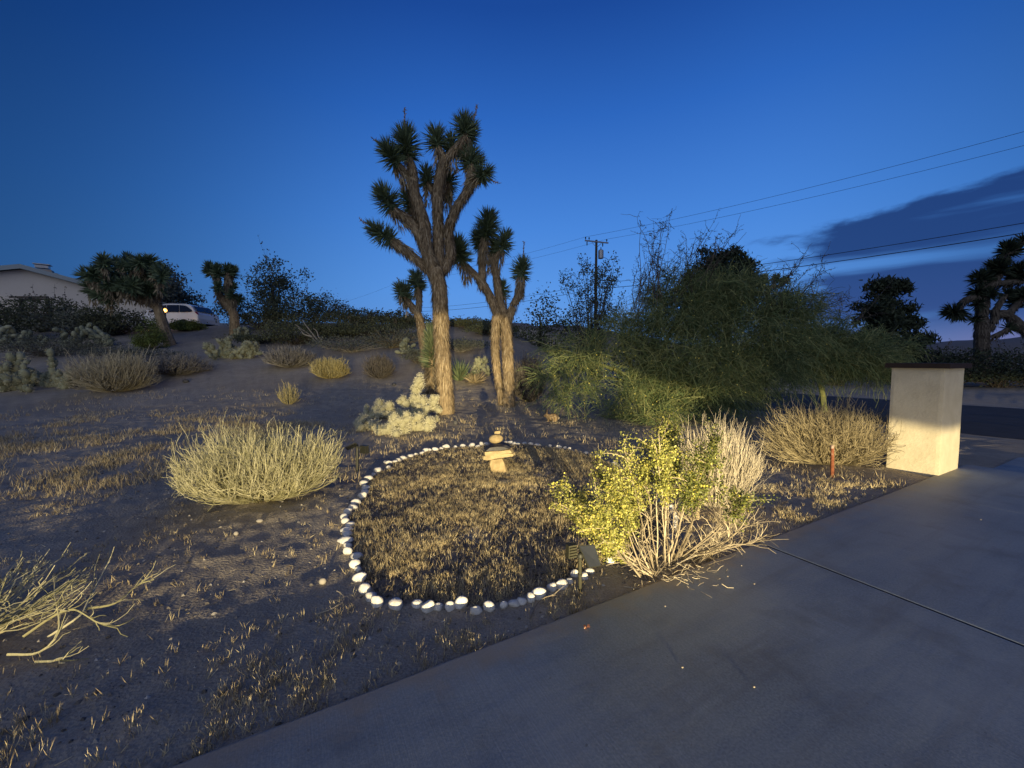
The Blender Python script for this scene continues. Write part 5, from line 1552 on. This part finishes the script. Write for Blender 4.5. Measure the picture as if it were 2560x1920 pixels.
# dark timber frame in front of the house
def frame():
    Y = 26.5; root = thing('timber_frame', 'dark timber arbour frame in front of the beige house wall', 'frame', atg(100, Y))
    zt = P(100, 748, Y)[2]
    for px in (66, 131):
        b = atg(px, Y); mb = MB(); box(mb, ((b + [b[0], b[1], zt]) / 2 if False else np.array([b[0], b[1], (b[2] + zt) / 2])), (.16, .16, zt - b[2] + .1)); mb.build('post', MATS['pole_wood'], root)
    a, c = P(62, 748, Y), P(136, 752, Y); mb = MB(); box(mb, (a + c) / 2 + [0, 0, .05], (np.linalg.norm(c - a), .14, .12)); mb.build('beam', MATS['pole_wood'], root)
    a, c = P(25, 744, Y + 1), P(120, 745, Y + 1); mb = MB(); box(mb, (a + c) / 2 + [0, 0, .05], (np.linalg.norm(c - a), .14, .10)); mb.build('beam', MATS['pole_wood'], root)
frame()

# ================================================================== parked SUV
def suv():
    Y = 27.5
    pf, pr = P(378, 815, Y + 1.6), P(506, 818, Y - 1.6)
    fwd = unit(np.array([-1.0, .04, 0])); lat = np.array([-fwd[1], fwd[0], 0]);   # lat = car's left when facing forward
    if lat[1] > 0: lat_cam = -lat
    else: lat_cam = lat
    base = (pf + pr) / 2; base[2] = P(450, 828, Y)[2]
    root = thing('parked_car', 'white sport utility vehicle parked on the rise beside the house', 'car', base)
    s = 1.0
    def X(x, y, z): return base + fwd * x + lat_cam * y + np.array([0, 0, z])
    # side profile (x forward, z up), half widths per station
    prof = [(-2.35, .45), (-2.42, .75), (-2.38, 1.05), (-2.20, 1.18), (-1.85, 1.62), (-1.55, 1.72), (-.4, 1.76), (.35, 1.68), (1.10, 1.16), (1.75, 1.08), (2.25, .95), (2.38, .75), (2.35, .42)]
    mb = MB(); rows = []
    for x, z in prof:
        w_low = .95; w = w_low - max(0, z - 1.0) * .24
        rows.append([X(x, -w, z), X(x, -w * .96, z + .0), X(x, w * .96, z), X(x, w, z)])
    # lower hull: extrude profile polygon across width with tumblehome
    def sect(y, inset):
        return np.array([X(x * (1 - inset * .02), y * (1 - max(0, z - 1.0) * .26), z) for x, z in prof])
    secs = [sect(-.93, 1), sect(-.90, 0), sect(.90, 0), sect(.93, 1)]
    V = np.concatenate(secs); k = len(prof); F = []
    for j in range(3):
        for i in range(k): F.append([j * k + i, j * k + (i + 1) % k, (j + 1) * k + (i + 1) % k, (j + 1) * k + i])
    mb.add(V, F, .5); mb.f.append(np.arange(k)[None][:, ::-1]); mb.f.append(np.arange(3 * k, 4 * k)[None])
    body = mb.build('body', MATS['car_paint'], root, smooth=False)
    def panel(name, pts, m, parent):
        V = np.array(pts); c = V.mean(0); mb = MB(); n = len(V)
        nr = unit(np.cross(V[1] - V[0], V[2] - V[0])); 
        mb.add(np.concatenate([V, V - nr * .02]), np.array([[i, (i + 1) % n, n + (i + 1) % n, n + i] for i in range(n)]), .5); mb.f.append(np.arange(n)[None]); mb.f.append(np.arange(n, 2 * n)[None][:, ::-1])
        return mb.build(name, MATS[m], parent)
    for sd in (1, -1):
        yy = lambda z: sd * (.955 * (1 - max(0, z - 1.0) * .26))
        for xs in ([(.98, 1.18), (.32, 1.60), (-.18, 1.66), (-.18, 1.18)], [(-.24, 1.18), (-.24, 1.66), (-1.05, 1.66), (-1.12, 1.18)], [(-1.18, 1.18), (-1.11, 1.65), (-1.55, 1.60), (-1.98, 1.30), (-1.95, 1.20)]):
            panel('side_window', [X(x, yy(z), z) for x, z in xs], 'car_glass', body)
        for wx in (1.45, -1.45):
            c = X(wx, sd * .86, .36); mb = MB(); ax = lat_cam * .12 * sd
            th = np.linspace(0, 2 * np.pi, 25)
            ring = lambda off, r: np.array([c + off + fwd * r * math.cos(t) + np.array([0, 0, 1]) * r * math.sin(t) for t in th[:-1]])
            V = np.concatenate([ring(-ax, .36), ring(ax, .36), ring(ax, .22)]); q = np.arange(24); q1 = (q + 1) % 24
            mb.add(V, np.concatenate([np.stack([q, q1, 24 + q1, 24 + q], -1), np.stack([24 + q, 24 + q1, 48 + q1, 48 + q], -1)]), .5)
            wl = mb.build('wheel', MATS['tyre'], root)
            mb = MB(); mb.add(np.concatenate([ring(ax * .9, .22), (c + ax * 1.02)[None]]), np.stack([q, q1, np.full(24, 24)], -1), .5); mb.build('rim', MATS['galvanised'], wl)
        panel('tail_lamp', [X(-2.39, sd * .80, 1.02), X(-2.36, sd * .93, 1.02), X(-2.20, sd * .93, 1.20), X(-2.24, sd * .80, 1.20)], 'tail_lamp', body)
        panel('headlight', [X(2.34, sd * .60, .86), X(2.20, sd * .93, .92), X(2.22, sd * .93, .74), X(2.40, sd * .60, .74)], 'lens', body)
        mb = MB(); box(mb, X(.88, sd * 1.02, 1.22), (.2, .12, .16), math.atan2(fwd[1], fwd[0])); mb.build('mirror', MATS['car_paint'], body)
    panel('rear_window', [X(-2.21, -.72, 1.24), X(-2.21, .72, 1.24), X(-1.90, .66, 1.60), X(-1.90, -.66, 1.60)], 'car_glass', body)
    panel('windscreen', [X(1.07, -.76, 1.21), X(1.07, .76, 1.21), X(.42, .68, 1.65), X(.42, -.68, 1.65)], 'car_glass', body)
    panel('rear_bumper', [X(-2.43, -.85, .45), X(-2.43, .85, .45), X(-2.46, .85, .70), X(-2.46, -.85, .70)], 'car_paint', body)
    for yv in (-.35, .35):
        mb = MB(); tubes(mb, np.array([[X(-1.5, yv * 1.9, 1.76), X(-.4, yv * 1.9, 1.80), X(.3, yv * 1.9, 1.73)]]), np.full((1, 3), .02), 6); mb.build('roof_rail', MATS['galvanised'], body)
suv()

# lit porch lantern on a short post beside the leaning Joshua trunk
def lantern():
    Y = 25.5; c = P(413, 776, Y); b = atg(413, Y)
    b = np.array([c[0], c[1], float(ground(c[0], c[1]))])
    root = thing('porch_lantern', 'glowing orange lantern above the parked car', 'lamp', b)
    mb = MB(); tubes(mb, np.array([[b - [0, 0, .1], c - [0, 0, .16]]]), np.full((1, 2), .035), 8, cap=True); mb.build('lamp_post', MATS['black_plastic'], root)
    mb = MB(); box(mb, c + [0, 0, .16], (.24, .24, .05), taper=.4); box(mb, c - [0, 0, .15], (.18, .18, .04)); mb.build('lamp_housing', MATS['black_plastic'], root)
    mb = MB(); add_ball(mb, c, (.10, .10, .12)); mb.build('bulb', MATS['bulb'], root, smooth=True)
    L = bpy.data.lights.new('lantern_light', 'POINT'); L.energy = 14; L.color = (1, .6, .25); L.shadow_soft_size = .13
    o = bpy.data.objects.new('lantern_light', L); COL.objects.link(o); o.location = tuple(c + [0, -.16, 0])
lantern()

# ================================================================== power line
def pole(label, px, top_py, Y, arm=True, transformer=False, r=.17):
    t = P(px, top_py, Y); b = np.array([t[0], t[1], float(ground(t[0], t[1]))])
    root = thing('utility_pole', label, 'pole', b)
    mb = MB(); q = np.linspace(0, 1, 8)[:, None]; c = b - [0, 0, .5] + (t - b + [0, 0, .5]) * q
    tubes(mb, c[None], np.linspace(r * 1.15, r * .75, 8)[None], 10, tone=np.array([.5]), cap=True); mb.build('pole_shaft', MATS['pole_wood'], root)
    ld = unit(np.array([-25., 22, 0])); ad = np.array([-ld[1], ld[0], 0]); ad = ad if ad[0] > 0 else -ad
    ad = unit(ad * .6 + np.array([.8, -.05, 0]))
    ends = []
    if arm:
        a = t - [0, 0, .25]
        rz = math.atan2(ad[1], ad[0])
        mb = MB(); box(mb, a + np.array([0, -.2, 0]), (2.9, .11, .13), rz)
        tubes(mb, np.array([[a - ad * .7 + [0, -.2, 0], a - [0, .1, .6]], [a + ad * .7 + [0, -.2, 0], a - [0, .1, .6]]]), np.full((2, 2), .025), 4)
        ar = mb.build('crossarm', MATS['galvanised'], root)
        for u in (-1.38, -.95, 1.25):
            p = a + ad * u + [0, -.2, .06]
            mb = MB(); tubes(mb, np.array([[p, p + [0, 0, .12], p + [0, 0, .2], p + [0, 0, .34]]]), np.array([[.03, .03, .085, .05]]), 8, cap=True); mb.build('insulator', MATS['wire'], ar)
            ends.append(p + [0, 0, .34])
        p = a + ad * .75 + [0, -.2, -.2]; mb = MB(); tubes(mb, np.array([[p + [0, 0, .14], p, p - [0, 0, .25]]]), np.array([[.04, .07, .05]]), 8, cap=True); mb.build('fuse_cutout', MATS['wire'], ar)
        p = a + ad * -1.2 + [0, -.2, -.2]; mb = MB(); tubes(mb, np.array([[p + [0, 0, .14], p, p - [0, 0, .3]]]), np.array([[.03, .06, .05]]), 8, cap=True); mb.build('fuse_cutout', MATS['wire'], ar)
    if transformer:
        p = t + ad * .52 + [0, -.25, -1.55]
        mb = MB(); tubes(mb, np.array([[p - [0, 0, .5], p - [0, 0, .46], p + [0, 0, .38], p + [0, 0, .46]]]), np.array([[.22, .29, .29, .20]]), 14, cap=True)
        tr = mb.build('transformer', MATS['galvanised'], root)
        mb = MB(); tubes(mb, np.array([[p + [0, 0, .45], p + [0, 0, .75]]]), np.array([[.06, .04]]), 6); mb.build('bushing', MATS['wire'], tr)
        q = catmull(np.array([p + [.2, 0, -.3], p + [.75, 0, -.6], p + [.9, 0, -1.4], p + [.3, 0, -2.2]]), .1); mb = MB(); tubes(mb, q[None], np.full((1, len(q)), .025), 5); mb.build('drop_cable', MATS['wire'], root)
    return t, ends
t1, e1 = pole('tall utility pole with crossarm and transformer right of the twin-trunked Joshua tree', 1491, 600, 45, True, True)
t2, e2 = pole('farther utility pole half hidden behind the slim Joshua tree', 1046, 697, 67, True, False)
t3, e3 = pole('tiny far utility pole on the skyline left of centre', 846, 764, 100, True, False)
t0 = t1 + np.array([26.5, -24.5, 0.3])
e0 = [t0 + (e - t1) for e in e1]
def wire(label, a, b, sag, r, n=40):
    r = r * .75
    t = np.linspace(0, 1, n)[:, None]; c = a + (b - a) * t; c[:, 2] -= (4 * sag * t * (1 - t))[:, 0]
    mb = MB(); tubes(mb, c[None], np.full((1, n), r), 4, tone=np.array([.5]))
    tag(mb.build('power_line', MATS['wire'], origin=a), label, 'wire', 'overhead lines')
wire('upper thin power line rising to the right from the utility pole', e1[0], e0[0], .55, .016)
wire('second thin power line rising to the right from the utility pole', e1[2], e0[2], .55, .016)
wire('upper thin power line running left from the utility pole', e1[0], e2[0], .5, .014)
wire('second thin power line running left from the utility pole', e1[2], e2[2], .5, .014)
wire('thin power line between the two farther poles', e2[0], e3[0], .5, .016)
for dz, nm, r in ((-4.75, 'upper', .028), (-5.35, 'lower', .036)):
    a = t1 + [0, -.2, dz]
    wire(f'{nm} thick cable rising to the right above the pine', a, t0 + [0, 0, dz * 1.0 - .1], .55, r)
    wire(f'{nm} thick cable running left from the pole toward the trunks', a, t2 + [0, 0, dz], .5, r * .8)

# ================================================================== grass, gravel, mulch
def scatter():
    rng = np.random.default_rng(401)
    def clump(mb, x, y, nb, hmin, hmax, w, spread, lean=.35):
        n = len(x); rep = np.repeat(np.arange(n), nb)
        bx = x[rep] + rng.normal(size=len(rep)) * spread; by = y[rep] + rng.normal(size=len(rep)) * spread
        z = ground(bx, by) - .004
        d = np.stack([rng.normal(size=len(rep)) * lean, rng.normal(size=len(rep)) * lean, np.ones(len(rep))], -1)
        hs = np.repeat(rng.random(n), nb) * .6 + rng.random(len(rep)) * .4
        blades(mb, np.stack([bx, by, z], -1), d, hmin + (hmax - hmin) * hs, w * rng.uniform(.7, 1.3, len(rep)), rng.normal(size=len(rep)) * .18, tone=np.clip(np.repeat(rng.random(n), nb) * .7 + rng.random(len(rep)) * .3, 0, 1), rng=rng)
    def cand(n, x0, x1, y0, y1):
        x = rng.uniform(x0, x1, n); y = rng.uniform(y0, y1, n)
        p = x * DP[0] + y * DP[1]; s = x * DS[0] + y * DS[1]
        return x, y, p, s
    # inside the ring
    x, y, p, s = cand(80000, -2.6, 2.6, 2.2, 8.5)
    m = in_ring(x, y, .97) & (p > EDGE + .05) & (rng.random(len(x)) < .20 + .8 * sstep(fbm(x * 2.2, y * 2.2, 11), .38, .62))
    x, y = x[m][:12500], y[m][:12500]
    mb = MB(); clump(mb, x, y, 5, .015, .075, .0030, .016)
    tag(mb.build('ring_grass', MATS['grass_straw']), 'short dry grass stubble filling the stone ring', 'grass', kind='stuff')
    # flattened straw lying on the soil
    x, y, p, s = cand(60000, -11, 6, 1.4, 10)
    dens = sstep(fbm(x * 1.6, y * 1.6, 27), .40, .68); ring = in_ring(x, y, .98)
    left = sstep(-x, 2.0, 4.5)
    m = (p > EDGE + .05) & (s < 9) & (rng.random(len(x)) < dens * np.where(ring, .75, .10 + .35 * left))
    x, y = x[m], y[m]; n = len(x); a = rng.random(n) * 6.283
    mb = MB(); blades(mb, np.stack([x, y, ground(x, y) + .004], -1), np.stack([np.cos(a), np.sin(a), rng.uniform(-.02, .35, n)], -1), rng.uniform(.02, .075, n), rng.uniform(.002, .005, n), rng.normal(size=n) * .1, rng=rng)
    tag(mb.build('straw_litter', MATS['grass_straw']), 'flattened straw lying on the dirt', 'straw', kind='stuff')
    # mulch chips in the ring
    x, y, p, s = cand(26000, -2.6, 2.6, 2.2, 8.0)
    m = in_ring(x, y, .98) & (p > EDGE + .05)
    x, y = x[m][:6000], y[m][:6000]; z = ground(x, y)
    mb = MB(); c = np.stack([x, y, z + .004], -1); n = len(c)
    u = rnd_dir(n, rng) * [1, 1, .4]; w_ = rnd_dir(n, rng) * [1, 1, .5]; sz = rng.uniform(.008, .022, (n, 1))
    V = np.stack([c - u * sz, c + w_ * sz, c + u * sz, c - w_ * sz, c + np.array([0, 0, .011]) * rng.uniform(.5, 1.3, (n, 1))], 1)
    o = np.arange(n)[:, None] * 5
    mb.add(V.reshape(-1, 3), np.concatenate([o + [[0, 1, 4]], o + [[1, 2, 4]], o + [[2, 3, 4]], o + [[3, 0, 4]]]), np.repeat(rng.random(n), 5))
    tag(mb.build('mulch', MATS['mulch']), 'dark bark mulch and gravel inside the stone ring', 'mulch', kind='stuff')
    # outside: patches
    x, y, p, s = cand(130000, -13, 9, 1.0, 13.5)
    dens = sstep(fbm(x * 1.7, y * 1.7, 15), .34, .74)
    left = sstep(-x, 2.5, 5.0) * (1 - sstep(y, 8.0, 10.5))
    edge = np.exp(-((p - EDGE - .16) / .10) ** 2)
    near = (1 - sstep(y, 7, 11))
    pr = dens * (.07 + .62 * left) * near * (.25 + .75 * sstep(y, 1.8, 3.6)) + .6 * edge * dens + .05 * dens * (1 - sstep(y, 11, 14))
    m = (p > EDGE + .04) & (rng.random(len(x)) < pr) & ~in_ring(x, y, 1.02) & (s < 9)
    x, y = x[m], y[m]
    far = y > 4.6
    mb = MB(); clump(mb, x[~far], y[~far], 7, .015, .075, .0032, .016)
    clump(mb, x[far], y[far], 6, .03, .12, .006, .05)
    tag(mb.build('dry_grass', MATS['grass_straw']), 'scattered dry grass tufts on the open dirt', 'grass', kind='stuff')
    # grass belt hugging the ring and the drive edge in front, lit at the tips
    x, y, p, s = cand(60000, -3.2, 5, 1.2, 6)
    m = (p > EDGE + .03) & (p < EDGE + .9) & ~in_ring(x, y, 1.03) & (rng.random(len(x)) < .05 + .75 * sstep(fbm(x * 3.1, y * 3.1, 19), .52, .68) * (1 - .7 * sstep(p, EDGE + .25, EDGE + .8)))
    x, y = x[m], y[m]
    mb = MB(); clump(mb, x, y, 6, .02, .075, .0032, .012)
    tag(mb.build('edge_grass', MATS['grass_straw']), 'row of dry grass tufts along the driveway edge', 'grass', kind='stuff')
    # pebbles
    x, y, p, s = cand(40000, -9, 8, 1.2, 11)
    m = (p > EDGE + .03) & (s < 9) & (rng.random(len(x)) < 1 / (1 + (y / 4) ** 2))
    x, y = x[m][:7500], y[m][:7500]; z = ground(x, y)
    n = len(x); c = np.stack([x, y, z], -1); sz = .004 + .014 * rng.random((n, 1)) ** 3
    a = rng.random(n) * 6.283; u = np.stack([np.cos(a), np.sin(a), 0 * a], -1); w_ = np.stack([-np.sin(a), np.cos(a), 0 * a], -1); up = np.array([[0, 0, 1.]])
    V = np.stack([c - u * sz * 1.2, c + w_ * sz, c + u * sz * 1.1, c - w_ * sz, c + up * sz * .8 - u * sz * .3, c + up * sz * .7 + u * sz * .3], 1)
    o = np.arange(n)[:, None] * 6
    mb = MB().add(V.reshape(-1, 3), np.concatenate([o + [[0, 3, 4]], o + [[0, 4, 1]], o + [[2, 1, 5]], o + [[2, 5, 3]]]), np.repeat(rng.random(n) ** 2, 6))
    mb.f.append(o + [[1, 4, 5]]); mb.f.append(o + [[3, 5, 4]])
    tag(mb.build('gravel', MATS['pebble']), 'small pebbles scattered over the dirt', 'gravel', kind='stuff')
    # bits of litter under the creosote
    b = G(1640, 1445); n = 260
    st = np.stack([b[0] + rng.normal(size=n) * .22 + .05, b[1] + rng.normal(size=n) * .13 + .05, 0 * np.zeros(n)], -1)
    pq = st[:, 0] * DP[0] + st[:, 1] * DP[1]; st[:, 2] = np.where(pq > EDGE, ground(st[:, 0], st[:, 1]) + .012, .008)
    a = rng.random(n) * 6.283; e = st + np.stack([np.cos(a) * .07, np.sin(a) * .07, rng.uniform(-.002, .03, n)], -1) * rng.uniform(.4, 1.5, (n, 1))
    mb = MB(); tubes(mb, np.stack([st, (st + e) / 2 + rng.normal(size=(n, 3)) * .006, e], 1), np.full((n, 3), .0018), 3)
    tag(mb.build('twig_litter', MATS['twig_litter']), 'dry twig litter heaped under the creosote at the concrete edge', 'litter', kind='stuff')
scatter()
# pebbles on the concrete
for px, py, lb in ((1885, 1719, 'single pale pebble in the middle of the concrete'), (1663, 1517, 'small pale pebble on the concrete near the edge below the creosote'), (1819, 1442, 'pale pebble on the concrete right of the creosote litter'), (1854, 1415, 'tiny pebble on the concrete near the joint'), (1886, 1461, 'tiny tan pebble on the open concrete below the joint'), (2452, 1300, 'tiny white pebble on the concrete past the joint'), (1706, 1670, 'tiny brown pebble on the concrete left of the single pale one')):
    d = ray(px, py); t = (CAM_Z - .002) / -d[2]; c = np.array([d[0] * t, d[1] * t, .001]); mb = MB()
    add_ball(mb, c + [0, 0, .005], (.006, .005, .004), lump=.1, nu=7, nv=5, tone=.45, rng=np.random.default_rng(px))
    tag(mb.build('pebble', MATS['pebble'], origin=c, smooth=True), lb, 'pebble', 'pebbles on the driveway')
d = ray(1466, 1570); t = CAM_Z / -d[2]; c = np.array([d[0] * t, d[1] * t, 0])
mb = MB(); rngs = np.random.default_rng(5)
for i in range(5):
    st = c + np.array([rngs.normal() * .012, rngs.normal() * .012, .004]); e = st + np.array([rngs.normal() * .03, rngs.normal() * .03, .012])
    tubes(mb, np.array([[st, (st + e) / 2 + [0, 0, .012], e]]), np.full((1, 3), .0022), 4)
tag(mb.build('dried_curl', MATS['rust'], origin=c), 'small curled orange dry leaf lying on the concrete edge', 'leaf')
